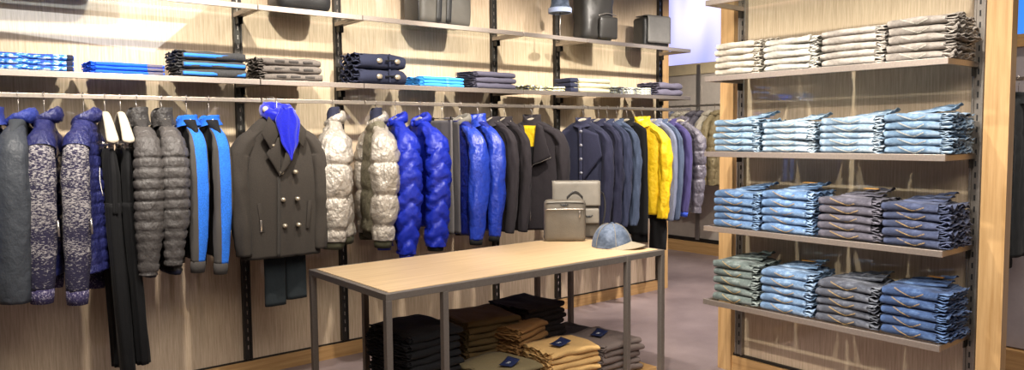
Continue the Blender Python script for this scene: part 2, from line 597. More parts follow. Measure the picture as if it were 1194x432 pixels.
# ------------------------------------------------------------------ hangers and garments
def hook_path(z0):
    """over the rail (rail centre at origin), down to z0; lies in the x-z plane of the hanger"""
    r = .0145
    pts = []
    for k in range(9):
        a = R(-25+k*205/8)
        pts.append((r*math.cos(a)*1.05, 0, .004+r*math.sin(a)*1.1))
    pts = pts[::-1]
    pts = [(-.0145*1.0, 0, .001)] + [p for p in pts if True]
    pts = pts[::-1]
    path = [(p[0], 0, p[2]) for p in pts]
    path += [(-.013, 0, -.012), (-.004, 0, -.03), (0, 0, -.045), (0, 0, z0)]
    return path


def hanger(loc, rz, label, wide=.19, drop=.065, thick=.010, m=None, z0=-.085, group=None, flat=False):
    t = empty('clothes_hanger', loc, rz)
    tag(t, label, 'hanger', group)
    MB().tube(bez(hook_path(z0), 3), .0021, 6, ref=(0, 1, 0)).build('hook', M_CHROME, t)
    b = MB()
    pts = [(-wide, 0, z0-drop-.01), (-wide*.75, 0, z0-drop*.72), (-wide*.35, 0, z0-drop*.25), (0, 0, z0-.002), (wide*.35, 0, z0-drop*.25), (wide*.75, 0, z0-drop*.72), (wide, 0, z0-drop-.01)]
    pa = bez(pts, 6)
    n = len(pa)
    def tip(u): return 1 if u < .84 else math.sqrt(max(.02, 1-((u-.84)/.16)**2))
    rr = [(lerp(.011, .013+thick*.25, abs(2*i/(n-1)-1))*tip(abs(2*i/(n-1)-1)), thick*lerp(.7, 1.35, abs(2*i/(n-1)-1))*tip(abs(2*i/(n-1)-1))) for i in range(n)]
    b.tube(pa, rr, 14, ref=(0, 1, 0))
    b.build('hanger_arms', m or M_HANGW, t)
    return t


def se(th, w, t_, e=2.4):
    c, s = math.cos(th), math.sin(th)
    k = (abs(c)**e+abs(s)**e)**(-1/e)
    return w*c*k, t_*s*k


def quiltf(mode, pitch, depth):
    def f(z, th, x=0.0, y=0.0):
        if mode == 'none': return 0.0
        zz = z
        if mode == 'chevron': zz = z - abs((th % PI)-PI/2)*pitch*.55
        ph = (zz/pitch) % 1.0
        return depth*(1-abs(2*ph-1)**5) - depth*.3
    return f


def body_mesh(ztop, zsh, zhem, w, t_, wn=.055, tn=.045, seed=0, fold=.006, quilt=('none', .1, 0), taper=0.0, gather=0.0, nr=46, na=44, opened=0.0, lean=0.0):
    q = quiltf(*quilt); b = MB(); rings = []
    if quilt[0] != 'none' and quilt[1] < .09: nr = 110
    for i in range(nr+1):
        s = i/nr
        if s < .16:
            k = s/.16; z = lerp(ztop, zsh, k**1.15); ww = lerp(wn, w*.93, k**.85); tt = lerp(tn, t_*.8, k)
        else:
            k = (s-.16)/.84; z = lerp(zsh, zhem, k); ww = w*(.93+.07*min(1, k*4)) + taper*k; tt = t_*(.8+.2*min(1, k*3))
        if gather and s > .9: tt *= 1-gather*((s-.9)/.1)**2; ww *= 1-gather*.5*((s-.9)/.1)**2
        ring = []
        for j in range(na):
            th = 2*PI*j/na
            x, y = se(th, ww, tt)
            kf = min(1, s*2.2)
            f = fold*kf*(nz(math.cos(th)*3.1+seed, math.sin(th)*3.1, z*1.3)*1.6 + nz(math.cos(th)*7+seed, math.sin(th)*7+4, z*3.2)*.8)
            f += q(z, th)*min(1, s*5)
            if quilt[0] != 'none': f += quilt[2]*.30*nz(math.cos(th)*6+seed, math.sin(th)*6, z*26)
            nx, ny = math.cos(th)*.45, math.sin(th)
            zz = z
            if s > .97: zz += .006*nz(th*2, seed)
            ring.append((x+nx*f, y+ny*f+lean*s, zz))
        rings.append(ring)
    # turn the hem inwards so that it reads as an open lower edge
    last = rings[-1]
    rings.append([(p[0]*.93, p[1]*.86, p[2]+.004) for p in last])
    rings.append([(p[0]*.90, p[1]*.80, p[2]+.03) for p in last])
    return b.loft(rings)


def sleeve_mesh(side, w, zsh, zcuff, rx, ry, seed=0, fold=.005, quilt=('none', .1, 0), out=.05, fwd=-.015, cuff=.75, n=24, nr=44, cr=.0, inward=0.0, ztop=-.115, squ_n=24):
    q = quiltf(*quilt)
    L_ = zsh-zcuff
    pts = [(side*.050, 0, ztop-.030), (side*(w*.52), 0, lerp(ztop, zsh, .50)-.024), (side*(w-.012), 0, zsh-.032), (side*(w+out*.72), 0, zsh-.105), (side*(w+out), fwd*.3, zsh-L_*.36), (side*(w+out-.005), fwd*.6, zsh-L_*.62), (side*(w+out-.02-inward), fwd*1.6, zcuff)]
    fine = (squ_n if quilt[0] != 'none' else 11)
    pa = bez(pts[:4], 7)[:-1] + bez(pts[3:], fine); n_ = len(pa)
    rr = []
    Ls = [0.0]
    for i in range(1, n_): Ls.append(Ls[-1]+(pa[i]-pa[i-1]).length)
    for i in range(n_):
        s = Ls[i]/Ls[-1]
        kx = interp([(0, .38), (.10, .62), (.24, .92), (.38, 1.03), (.7, .97), (.93, cuff+.08), (1, cuff)], s)
        ky = interp([(0, .42), (.10, .66), (.24, .90), (.38, 1.03), (.7, .98), (.93, cuff+.08), (1, cuff)], s)
        rr.append((rx*kx, ry*ky))
    def fn(s, th):
        z = pa[min(n_-1, int(round(s*(n_-1))))].z
        f = fold*(nz(math.cos(th)*2.2+seed+side*3, math.sin(th)*2.2, z*6)*1.6+nz(math.cos(th)*4+seed, math.sin(th)*4, z*15)*.7)
        f += q(z, th)*min(1, s*6)
        if quilt[0] != 'none': f += quilt[2]*.45*nz(math.cos(th)*5+seed, math.sin(th)*5+side, z*28)
        return 1+f/rx*.8
    b = MB(); b.tube(pa, rr, n, ref=(0, 1, 0), fn=fn)
    end = pa[-1]; d = (pa[-1]-pa[-3]).normalized()
    return b, end, d, rr[-1]


def collar_mesh(kind, ztop, wn=.062, tn=.055, h=.05, seed=0, open_=.5, thick=.006):
    """stand: upright band; hood: soft folded hood lying behind and around the neck"""
    b = MB(); na = 36
    if kind == 'stand' or kind == 'band':
        rings = []
        for (dz, k) in ((-.035, 1.35), (-.01, 1.08), (h*.5, 1.0), (h, 1.04), (h+thick*.6, .97), (h, .88), (h*.4, .84), (-.01, .82)):
            ring = []
            for j in range(na):
                th = 2*PI*j/na
                x, y = se(th, wn*k, tn*k, 2.1)
                dip = max(0, -math.sin(th))**3*(h*.55+.02)*(1 if dz > -.02 else .6)
                ring.append((x, y, ztop+dz-dip+.003*nz(th*3, seed, dz*20)))
            rings.append(ring)
        b.loft(rings, False, False)
    else:
        rings = []
        for i in range(15):
            s = i/14; r_ = math.sin(PI*s)*.030+.004
            a = lerp(-PI*.38, PI*1.38, s)
            rings.append((a, r_))
        # a fat folded roll round the neck, thicker at the back
        R2 = []
        for i in range(31):
            s = i/30; a = lerp(-PI*.42, PI*1.42, s)
            back = max(0, math.sin(a))
            rad = .014+.020*back**1.2
            cx, cy = (wn+.006)*math.cos(a), (tn-.004)*math.sin(a)+.008*back
            cz = ztop+.006-.035*max(0, -math.sin(a))**1.5+h*.12*back
            ring = []
            for j in range(16):
                th = 2*PI*j/16
                rr = rad*(1+.28*nz(math.cos(th)*2+seed, math.sin(th)*2, a*2.2))
                ring.append((cx+math.cos(a)*math.cos(th)*rr*.75, cy+math.sin(a)*math.cos(th)*rr*.75, cz+math.sin(th)*rr*1.25))
            R2.append(ring)
        b.loft(R2)
    return b


def ring_band(end, d, rr, L_=.04, k=1.02):
    return MB().tube([end-d*.004, end+d*L_*.5, end+d*L_], [(rr[0]*k, rr[1]*k), (rr[0]*k, rr[1]*k), (rr[0]*k*.92, rr[1]*k*.92)], 20, ref=(0, 1, 0))


GN = [0]


def garment(name, cat, label, px, zhem, mb, rot=-90, Y=YF, X=None, w=.20, t_=.055, zsh=-.185, ztop=-.115, ms=None, zcuff=None, rx=.045, ry=.055,
            quilt=('none', .1, 0), squilt=None, fold=.012, collar=('stand', None, .045), cuffm=None, cuffL=.04, hemm=None, hemh=.045, sleeves=True,
            taper=0, cuff=.75, out=.045, hang=True, hlabel=None, hangm=None, gather=0.0, fwd=-.015, wn=.055, tn=.045, sfold=.010, lean=0.0):
    """zhem, zcuff are heights above the floor. Returns the root empty standing at the rail."""
    GN[0] += 1; seed = GN[0]*7.3
    if X is None: X = atY(px, 118, Y).x
    zr = ZR
    t = empty(name, (X, Y, zr), R(rot))
    tag(t, label, cat)
    zh = zhem-zr
    body = body_mesh(ztop, zsh, zh, w, t_, wn, tn, seed, fold, quilt, taper, gather, lean=lean).build('body', mb, t)
    if hemm:
        rings = []
        for dz, k in ((.012, 1.0), (0, 1.03), (-hemh*.5, 1.02), (-hemh, .97), (-hemh+.01, .85)):
            rings.append([(se(2*PI*j/40, (w+taper)*(1-gather*.5)*k, t_*(1-gather)*k)[0], se(2*PI*j/40, (w+taper)*(1-gather*.5)*k, t_*(1-gather)*k)[1]+lean, zh+dz+.003*nz(j*.7, seed)) for j in range(40)])
        MB().loft(rings, False, True).build('hem_band', hemm, t)
    if sleeves:
        zc = (zcuff if zcuff is not None else zhem)-zr
        for sd in (1, -1):
            b, e, d, rr = sleeve_mesh(sd, w-.025, zsh+.005, zc, rx, ry, seed, sfold, squilt or quilt, out, fwd, cuff, ztop=ztop)
            s_ = b.build('sleeve', ms or mb, t)
            if cuffm: ring_band(e, d, rr, cuffL).build('cuff', cuffm, s_)
    if collar and collar[0]:
        collar_mesh(collar[0], ztop, wn+.010, tn+.010, collar[2], seed).build('hood' if collar[0] == 'hood' else 'collar', collar[1] or mb, t)
    if hang:
        hanger((X, Y, zr), R(rot), hlabel or ('clothes hanger inside the '+label), .145, .085, .008, hangm, -.099)
    return t

# ------------------------------------------------------------------ garments on the long rail, left to right
NAVY = (.022, .025, .055); NAVYB = (.035, .045, .20); CHAR = (.045, .043, .042); SLATE = (.060, .068, .078)
m_navypuff = nylon((.022, .026, .125), .38, .6)
m_navydark = nylon((.014, .016, .055), .42, .5)
m_knit = knit((.030, .026, .065), (.48, .45, .45), .485, .60, 62, 165)
m_knitcuff = knit((.05, .04, .12), (.55, .50, .62), .42, .60, 130, 90)
m_slate = nylon((.058, .066, .080), .5, .4, .2)
m_slatebody = cloth((.055, .062, .072), .8)
m_bluehood = nylon((.035, .055, .30), .5, .4)
m_greypuff = nylon((.080, .073, .070), .45, .45, .35)
m_greypuffd = nylon((.040, .037, .036), .5, .4)
m_blackcl = cloth((.007, .007, .008), .8)
m_navycl = cloth((.020, .022, .045), .8)
m_charcl = cloth((.060, .054, .050), .85)
m_pea = cloth((.045, .038, .032), .9, 330, .25, .12)
m_bluesw = cloth((.015, .13, .62), .85, 200, .3)
m_silver = nylon((.46, .415, .36), .30, .6, .5, .35)
m_olive = cloth((.055, .052, .030), .8)
m_oliven = nylon((.16, .145, .10), .5, .4)
m_blue = nylon((.010, .026, .40), .42, .5, .2)
m_blued = nylon((.006, .015, .20), .45, .5)
m_blueleather = nylon((.018, .050, .42), .26, .8, .3)
m_greyhood = cloth((.16, .15, .13), .9)
m_scarf = cloth((.006, .012, .52), .42, 200, .2, .5, .5)
m_brownj = cloth((.030, .025, .029), .85)
m_navyj = cloth((.027, .028, .056), .9, 260, .25)
m_navyj2 = cloth((.042, .050, .095), .9, 260, .25)
m_steelblue = cloth((.075, .10, .165), .9, 260, .25)
m_yellow = nylon((.86, .56, .010), .55, .4, .3)
m_purple = cloth((.060, .050, .155), .85)
m_dullblue = cloth((.17, .19, .27), .85)
m_gunpuff = nylon((.13, .12, .15), .38, .6, .4)
m_beigepuff = nylon((.50, .45, .36), .45, .5, .4)
m_tanpuff = nylon((.30, .24, .13), .45, .5, .4)
m_sweatblack = cloth((.035, .034, .036), .8)
m_brass = plain((.55, .48, .36), .3, .6, 'button')
m_emb = plain((.045, .05, .06), .4, .3, 'emblem')


def striped(cin, cedge, half):
    """vertical band of one yarn bordered by another (knitted in), by the sleeve's own depth"""
    m, nt, b = mat('striped_knit')
    tc = nt.nodes.new('ShaderNodeTexCoord'); sp = nt.nodes.new('ShaderNodeSeparateXYZ'); nt.links.new(tc.outputs['Object'], sp.inputs[0])
    a = nt.nodes.new('ShaderNodeMath'); a.operation = 'ADD'; nt.links.new(sp.outputs['Y'], a.inputs[0]); a.inputs[1].default_value = -.004
    ab = nt.nodes.new('ShaderNodeMath'); ab.operation = 'ABSOLUTE'; nt.links.new(a.outputs[0], ab.inputs[0])
    gt = nt.nodes.new('ShaderNodeMath'); gt.operation = 'GREATER_THAN'; nt.links.new(ab.outputs[0], gt.inputs[0]); gt.inputs[1].default_value = half
    mx = nt.nodes.new('ShaderNodeMix'); mx.data_type = 'RGBA'
    f = noise_n(nt, coords(nt), 170, 2)
    c1 = ramp(nt, f, [(0.3, sh(cin, .7)), (0.7, sh(cin, 1.3))])
    nt.links.new(gt.outputs[0], mx.inputs[0]); nt.links.new(c1, mx.inputs[6]); mx.inputs[7].default_value = (*cedge, 1)
    nt.links.new(mx.outputs[2], b.inputs['Base Color']); b.inputs['Roughness'].default_value = .9
    bump(nt, b, f, .3, .006)
    return m


m_stripe = striped((.02, .17, .75), (.075, .068, .062), .031)

# 1 - 2 slate jackets cut by the left edge
garment('jacket', 'jacket', 'blue jacket cut off by the left edge of the photo', -12, .86, m_slatebody, rot=-104, t_=.03, w=.20, ms=m_bluehood, collar=('stand', m_bluehood, .05), rx=.045, ry=.050, zcuff=.86)
g = garment('jacket', 'jacket', 'slate grey softshell jacket with blue hood lining at far left', 21, .84, m_slatebody, rot=-104, t_=.036, w=.22, ms=m_slate, collar=('hood', m_bluehood, .06), rx=.052, ry=.072, zcuff=.80, cuff=.9, sfold=.007)
# 3 - 4 knit sleeved padded jackets
for px, hem, cuffz, nm, t_, ry in ((51, .90, .85, 'navy padded jacket with marled knit sleeves, nearer the slate jacket', .048, .064), (97, .90, .82, 'navy padded jacket with marled knit sleeves, beside the wooden hangers', .070, .062)):
    g = garment('knit_sleeve_jacket', 'jacket', nm, px, hem, m_navypuff, rot=(-103 if px == 51 else -110), t_=t_, w=.21, ms=m_knit, collar=('hood', m_navypuff, .09), rx=.055, ry=ry, zcuff=cuffz, quilt=('h', .062, .010), squilt=('none', .1, 0), cuff=.82, cuffm=m_knitcuff, cuffL=.07, sfold=.006, lean=.02 if px == 97 else 0, zsh=-.20, out=.05)
    # padded yoke over each knitted sleeve
    for sd in (1, -1):
        b, e, d, rr = sleeve_mesh(sd, .185, -.195, -.75, .0575, ry+.0025, px, .003, ('h', .07, .006), .05, -.015, 1.0, 24)
        k_ = 19*24
        b.v = b.v[:k_]; b.f = [f for f in b.f if max(f) < k_]
        b.build('shoulder_panel', m_navypuff, g)
    zp = MB().tube([(.265, .062, -.62), (.268, .064, -.70)], .006, 6); zp.build('zipper_pull', M_CHROME, g)

# 5 - 6 wide wooden hangers with black trousers
for k, (px, dx) in enumerate(((122, 0), (140, .01))):
    X = atY(px, 118, YF).x
    nmh = ['pale wide wooden hanger holding black trousers, left of the pair', 'pale wide wooden hanger holding black trousers, right of the pair'][k]
    h = hanger((X, YF, ZR), R(-92), nmh, .215, .15, .024, M_HANGW, -.085)
    b = MB(); b.tube([(-.17, 0, -.255), (.17, 0, -.255)], .006, 8, ref=(0, 1, 0)); b.build('trouser_bar', M_CHROME, h)
    for s in (-1, 1): MB().box((s*.14, 0, -.262), (.03, .024, .045), .004).build('clip', M_CHROME, h)
    t = empty('trousers', (X, YF, ZR), R(-92))
    tag(t, ['black jersey trousers clipped under the left wide wooden hanger', 'black jersey trousers clipped under the right wide wooden hanger, long legs to the frame edge'][k][:200], 'trousers')
    bd = body_mesh(-.275, -.31, -.62, .19, .036, .17, .016, 4+k, .012, ('none', 1, 0), .0, 0, 24, 60)
    bd.build('waist_and_seat', m_blackcl, t)
    for s in (1, -1):
        rings = []
        for i in range(34):
            u = i/33; z = lerp(-.56, -1.50+.06*k, u)
            cx = s*lerp(.105, .125, u); ww = lerp(.085, .060, u); tt = lerp(.036, .034, u)
            ring = []
            for j in range(30):
                th = 2*PI*j/30; x, y = se(th, ww, tt, 2.2)
                f = .012*nz(math.cos(th)*2.4+k*5+s, math.sin(th)*2.4, z*1.2)*1.5+.004*nz(math.cos(th)*6+k, math.sin(th)*6, z*5)
                ring.append((cx+x+math.cos(th)*f, y+.03*u+math.sin(th)*f, z))
            rings.append(ring)
        MB().loft(rings).build('leg', m_blackcl, t)
    MB().tube(bez([(.13, -.055, -.37), (.15, -.060, -.44), (.17, -.052, -.52)], 4), .003, 6).build('pocket_trim', M_CHROME, t)
# 7 - 8 grey light puffers
for k, px in enumerate((159, 188)):
    g = garment('puffer_jacket', 'jacket', ['thin quilted grey down jacket, directly right of the wooden hangers', 'thin quilted grey down jacket, directly left of the blue striped cardigans'][k], px, (.86, .86)[k], m_greypuffd, t_=.040, w=.21, ms=m_greypuff, collar=('stand', m_greypuffd, .060), rx=.050, ry=.066, zcuff=(.86, .90)[k], quilt=('h', .055, .013), squilt=('h', .055, .014), cuff=.62, out=.05, hemm=m_navycl, hemh=.02, fold=.003, sfold=.002)
# 9 - 10 striped cardigans
for k, px in enumerate((217, 243)):
    g = garment('cardigan', 'cardigan', ['blue and grey striped knit cardigan, left one of the pair', 'blue and grey striped knit cardigan, right one beside the charcoal peacoat'][k], px, .90, m_blackcl, t_=.032, w=.20, ms=m_stripe, collar=('band', m_bluesw, .02), rx=.036, ry=.050, zcuff=(.90, .875)[k], cuffm=m_charcl, cuffL=.06, cuff=.78, out=.045, sfold=.005)

# 11 charcoal peacoat turned to face the aisle
PX = atY(325, 200, 4.30).x
def placket_pt(x, z, y): return (x, y, z)
g = garment('peacoat', 'coat', 'charcoal double-breasted peacoat facing the aisle with a blue silk scarf', 325, .875, m_pea, rot=0, Y=4.30, X=PX, w=.225, t_=.085, zsh=-.22, ztop=-.10, rx=.058, ry=.075, zcuff=.90, collar=None, taper=.015, out=.045, cuff=.80, wn=.075, tn=.05, fold=.010, hang=False)
hp = empty('clothes_hanger', (PX, 4.30, ZR), 0); tag(hp, 'pale wooden hanger inside the charcoal peacoat', 'hanger')
MB().tube([(0, YF-4.30, .016), (0, .06, .016), (0, 0, .0), (0, 0, -.12)], .004, 6, ref=(1, 0, 0)).build('hook', M_CHROME, hp)
MB().tube(bez([(-.17, 0, -.20), (-.08, 0, -.13), (0, 0, -.115), (.08, 0, -.13), (.17, 0, -.20)], 4), (.012, .012), 8, ref=(0, 1, 0)).build('hanger_arms', M_HANGW, hp)
MB().sphere((-.085, -.045, -.062), (.018, .014, .020)).build('hanger_knob', M_HANGW, hp)
# wide lapels and turned collar
def flat_piece(pts, y0, th=.008, bulge=.012, nu=14, nv=10):
    """cloth panel bounded by four corner points in the coat's front plane"""
    p00, p10, p11, p01 = [Vector((p[0], 0, p[1])) for p in pts]
    def fn(u, v):
        p = p00*(1-u)*(1-v)+p10*u*(1-v)+p11*u*v+p01*(1-u)*v
        y = y0-bulge*math.sin(PI*min(1, max(0, u)))*.8-bulge*.6*math.sin(PI*v)
        return Vector((p.x, y, p.z))
    return MB().grid(fn, nu, nv, th)
lap = [
    [(-.095, -.118), (-.028, -.20), (-.075, -.335), (-.155, -.25)],
    [(.060, -.118), (.010, -.205), (.045, -.345), (.135, -.235)]]
flat_piece([(-.090, -.105), (-.030, -.19), (-.085, -.300), (-.135, -.205)], -.100, .008).build('collar', m_pea, g)
flat_piece([(.065, -.105), (.040, -.20), (.115, -.290), (.135, -.185)], -.100, .008).build('collar', m_pea, g)
flat_piece([(-.050, -.235), (-.030, -.22), (-.030, -.46), (-.110, -.320)], -.096, .006).build('lapel', m_pea, g)
flat_piece([(.035, -.215), (.075, -.245), (.045, -.355), (-.045, -.46)], -.104, .006).build('lapel', m_pea, g)
flat_piece([(-.045, -.455), (-.030, -.455), (-.045, -.925), (-.062, -.925)], -.094, .004, .003, 2, 20).build('front_edge', cloth((.05, .045, .04), .9), g)
flat_piece([(-.060, -.24), (-.02, -.22), (-.02, -.40), (-.055, -.34)], -.086, .004, .003, 3, 8).build('lining', m_blackcl, g)
for (x, z) in ((-.025, -.430), (.062, -.43), (-.018, -.590), (.070, -.590), (-.012, -.745), (.072, -.745), (-.07, -.27)):
    bt = MB().tube([(x, -.085, z), (x, -.112, z)], (.0125, .0125), 14, ref=(1, 0, 0))
    bt.tube([(x, -.109, z), (x, -.115, z)], [(.0085, .0085), (.008, .008)], 14, ref=(1, 0, 0)).build('button', m_brass, g)
for s in (-1, 1):
    MB().box((s*.145, -.080, -.69), (.022, .010, .17), .003, rot=Matrix.Rotation(R(6*s), 3, 'Y')).build('pocket_welt', m_pea, g)
MB().box((-.150, -.094, -.735), (.010, .004, .07), .001).build('pocket_zip', M_CHROME, g)
# blue silk scarf draped round the neck
sf = empty('scarf', (PX, 4.30, ZR), 0); tag(sf, 'bright blue silk scarf knotted round the collar of the charcoal peacoat', 'scarf')
rings = []
for i in range(33):
    s = i/32; a = lerp(-PI*.60, PI*1.60, s)
    cx, cy = .078*math.cos(a), .060*math.sin(a)-.01
    cz = -.078+.050*max(0, math.sin(a))**.7*.5-.02*max(0, -math.sin(a))
    ring = []
    for j in range(18):
        th = 2*PI*j/18; rr = .034*(1+.35*nz(math.cos(th)*3, math.sin(th)*3, a*2)+.1*math.sin(5*th+a*3))
        ring.append((cx+math.cos(a)*math.cos(th)*rr*.8, cy+math.sin(a)*math.cos(th)*rr*.8, cz+math.sin(th)*rr*1.1))
    rings.append(ring)
MB().loft(rings).build('neck_wrap', m_scarf, sf)
rings = []
for i in range(30):
    s = i/29; z = lerp(-.055, -.36, s)
    w_ = interp([(0, .045), (.25, .075), (.6, .055), (1, .006)], s)
    cx = lerp(.0, .018, s)+.012
    ring = []
    for j in range(30):
        th = 2*PI*j/30
        f = .011*(1-s*.6)*math.sin(math.cos(th)*9+2*nz(z*7, 3))
        ring.append((cx+w_*math.cos(th), -.122+.016*math.sin(th)*(1-.5*s)+f*(.6), z))
    rings.append(ring)
MB().loft(rings).build('front_fall', m_scarf, sf)
# dark trousers hanging below the peacoat
tr = empty('trousers', (PX+.045, 4.36, ZR), 0); tag(tr, 'dark teal trousers hanging below the hem of the charcoal peacoat', 'trousers')
for s in (-1, 1):
    rings = []
    for i in range(22):
        z = lerp(-.75, -1.245+(.025 if s > 0 else 0), i/21)
        rings.append([(s*.066+se(2*PI*j/28, .064, .022, 3)[0]+.004*nz(j*.3, z*5, s), se(2*PI*j/28, .064, .022, 3)[1]+.006*nz(j*.4, z*4, s+3), z) for j in range(28)])
    MB().loft(rings).build('leg', cloth((.020, .026, .030), .85), tr)
MB().box((0, 0, -.74), (.25, .04, .03), .01).build('waistband', m_blackcl, tr)

# 12 - 13 silver puffers
def emblem(parent, x, y, z, s=.018):
    b = MB()
    b.tube([(x, y-s*.6, z+s*.5), (x, y+s*.6, z+s*.5), (x, y, z-s*.6), (x, y-s*.6, z+s*.5)], .0022, 5)
    b.tube([(x, y-s*.3, z+s*.25), (x, y+s*.3, z+s*.25), (x, y, z-s*.25)], .002, 5)
    b.build('emblem', m_emb, parent)


for k, px in enumerate((388, 438)):
    g = garment('puffer_jacket', 'jacket', ['bulky silver puffer jacket directly right of the charcoal peacoat', 'bulky silver puffer jacket directly left of the bright blue puffers'][k], px, (.955, .955)[k], (m_silver, m_oliven)[k], rot=(-114, -104)[k], t_=.058, w=.20, ms=m_silver, rx=.062, ry=(.092, .080)[k], zcuff=(.935, .91)[k], quilt=('h', .195, .020), squilt=('h', .20, .022), cuff=.74, cuffm=m_olive, cuffL=.05, hemm=m_olive, hemh=.05, collar=('hood', m_silver, .09), out=.055, lean=(.055, -.03)[k], zsh=-.20, fold=.008, sfold=.013)
    collar_mesh('stand', -.075, .045, .040, .04, k).build('collar', m_navycl, g)
    emblem(g, .285, -.02, -.37)
# 14 - 15 blue puffers
for k, px in enumerate((461, 489)):
    g = garment('puffer_jacket', 'jacket', ['bright blue chevron-quilted puffer jacket beside the silver puffers', 'bright blue chevron-quilted puffer jacket beside the hanging charcoal scarves'][k], px, (.92, .95)[k], m_blue, rot=(-99, -90)[k], t_=.042, w=.205, ms=m_blue, rx=.056, ry=(.068, .070)[k], zcuff=(.80, .83)[k], quilt=('h', .12, .010), squilt=('chevron', .125, .032), cuff=(.75, .85)[k], cuffm=(m_blue, m_blackcl)[k], cuffL=.03, collar=('hood', m_blue, .08), out=.055, lean=.015, zsh=-.20, fold=.004, sfold=.004)
    emblem(g, .290, .01, -.42, .016)
# 16 charcoal scarves on a clip
X = atY(515, 118, YF).x
hg = empty('clothes_hanger', (X, YF, ZR), R(-90)); tag(hg, 'metal clip hanger holding the charcoal scarves', 'hanger')
MB().tube(bez(hook_path(-.10), 3), .0021, 6).build('hook', M_CHROME, hg)
MB().tube([(-.15, 0, -.10), (.15, 0, -.10)], .004, 8, ref=(0, 1, 0)).build('bar', M_CHROME, hg)
for s in (-1, 1): MB().box((s*.12, 0, -.11), (.02, .014, .04), .003).build('clip', M_DARK, hg)
for k in range(2):
    t = empty('scarf', (X+.028*(2*k-1), YF, ZR), R(-90)); tag(t, ['charcoal striped scarf on the clip hanger, left one', 'charcoal striped scarf on the clip hanger, right one'][k], 'scarf')
    rings = []
    for i in range(40):
        z = lerp(-.115-.012*k, -.92, i/39)
        rings.append([(se(2*PI*j/36, .17, .017, 3)[0], se(2*PI*j/36, .17, .017, 3)[1]+.010*nz(math.cos(2*PI*j/36)*5, z*2.5, k*9), z) for j in range(36)])
    MB().loft(rings).build('fabric', [cloth((.13, .12, .12), .9), cloth((.07, .065, .07), .9)][k], t)
# 17 - 18 glossy blue jackets
for k, px in enumerate((536, 557)):
    g = garment('jacket', 'jacket', ['glossy blue leather-look jacket with grey hood, left one', 'glossy blue leather-look jacket, right one beside the dark blazers'][k], px, (.86, .88)[k], (m_blued, m_blued)[k], t_=(.036, .034)[k], w=.205, ms=m_blueleather, rx=.056, ry=(.078, .066)[k], zcuff=(.84, .85)[k], cuff=.66, cuffm=m_blackcl, cuffL=.035, collar=(('hood', m_greyhood, .05), ('stand', m_blueleather, .05))[k], out=.055, zsh=-.195, sfold=.010, hlabel=['white hanger inside the left glossy blue jacket', 'white hanger inside the right glossy blue jacket'][k])
# 19 - 20 dark blazers
for k, px in enumerate((573, 588)):
    garment('blazer', 'jacket', ['dark plum-grey blazer, left one beside the glossy blue jackets', 'dark plum-grey blazer, right one behind the zip jacket'][k], px, .86, m_brownj, rot=-84, t_=.024, w=.205, rx=.046, ry=.036, zcuff=.86, collar=('band', None, .03), out=.05, cuff=.85)
# 21 zip jacket with yellow lining
def front_patch(parent, name, m, pts, y0, **kw):
    return flat_piece(pts, y0, **kw).build(name, m, parent)


def buttons(parent, x, zs, y, r=.011, m=None):
    for z in zs:
        MB().tube([(x, y+.008, z), (x, y-.006, z)], (r, r), 12, ref=(1, 0, 0)).build('button', m or m_brass, parent)


g = garment('jacket', 'jacket', 'dark zip jacket hanging open over a yellow lining, above the grey bags', 620, .83, m_brownj, rot=-60, t_=.045, w=.245, rx=.050, ry=.058, zcuff=.83, collar=('stand', m_brownj, .050), out=.04, cuff=.8, zsh=-.20, fold=.010, hlabel='white hanger inside the dark zip jacket with yellow lining', wn=.062)
front_patch(g, 'lining', m_yellow, [(-.045, -.150), (.080, -.155), (.090, -.33), (.000, -.46)], -.068, th=.004, bulge=.004)
front_patch(g, 'inner_panel', m_blackcl, [(-.025, -.315), (.095, -.315), (.095, -.36), (.005, -.47)], -.074, th=.004, bulge=.004)
front_patch(g, 'lapel', m_brownj, [(.072, -.13), (.115, -.16), (.185, -.40), (.035, -.47)], -.084, th=.007, bulge=.014)
front_patch(g, 'lapel', m_brownj, [(-.075, -.13), (-.040, -.16), (.005, -.46), (-.070, -.36)], -.078, th=.007, bulge=.010)
MB().tube(bez([(.187, -.092, -.40), (.11, -.104, -.435), (.030, -.094, -.472), (.008, -.078, -.60), (.008, -.072, -.90)], 6), .0032, 6).build('zipper', M_CHROME, g)
# 22 mandarin collar jacket
g = garment('jacket', 'jacket', 'dark navy mandarin-collar jacket with round buttons, behind the grey bags', 680, .80, m_navycl, rot=-64, t_=.046, w=.205, ms=m_navyj, rx=.046, ry=.050, zcuff=.80, collar=('stand', m_navyj, .030), out=.04, cuff=.85, zsh=-.195, fold=.007, hlabel='white hanger inside the navy mandarin-collar jacket')
front_patch(g, 'placket', m_navyj, [(-.015, -.155), (.010, -.155), (.015, -.90), (-.010, -.90)], -.066, th=.006, bulge=.004)
front_patch(g, 'front_panel', m_navyj, [(.012, -.165), (.150, -.225), (.185, -.40), (.015, -.62)], -.058, th=.006, bulge=.010)
buttons(g, .004, (-.20, -.315, -.43, -.545, -.66), -.072, .013, plain((.22, .22, .26), .4, .2, 'dark_button'))
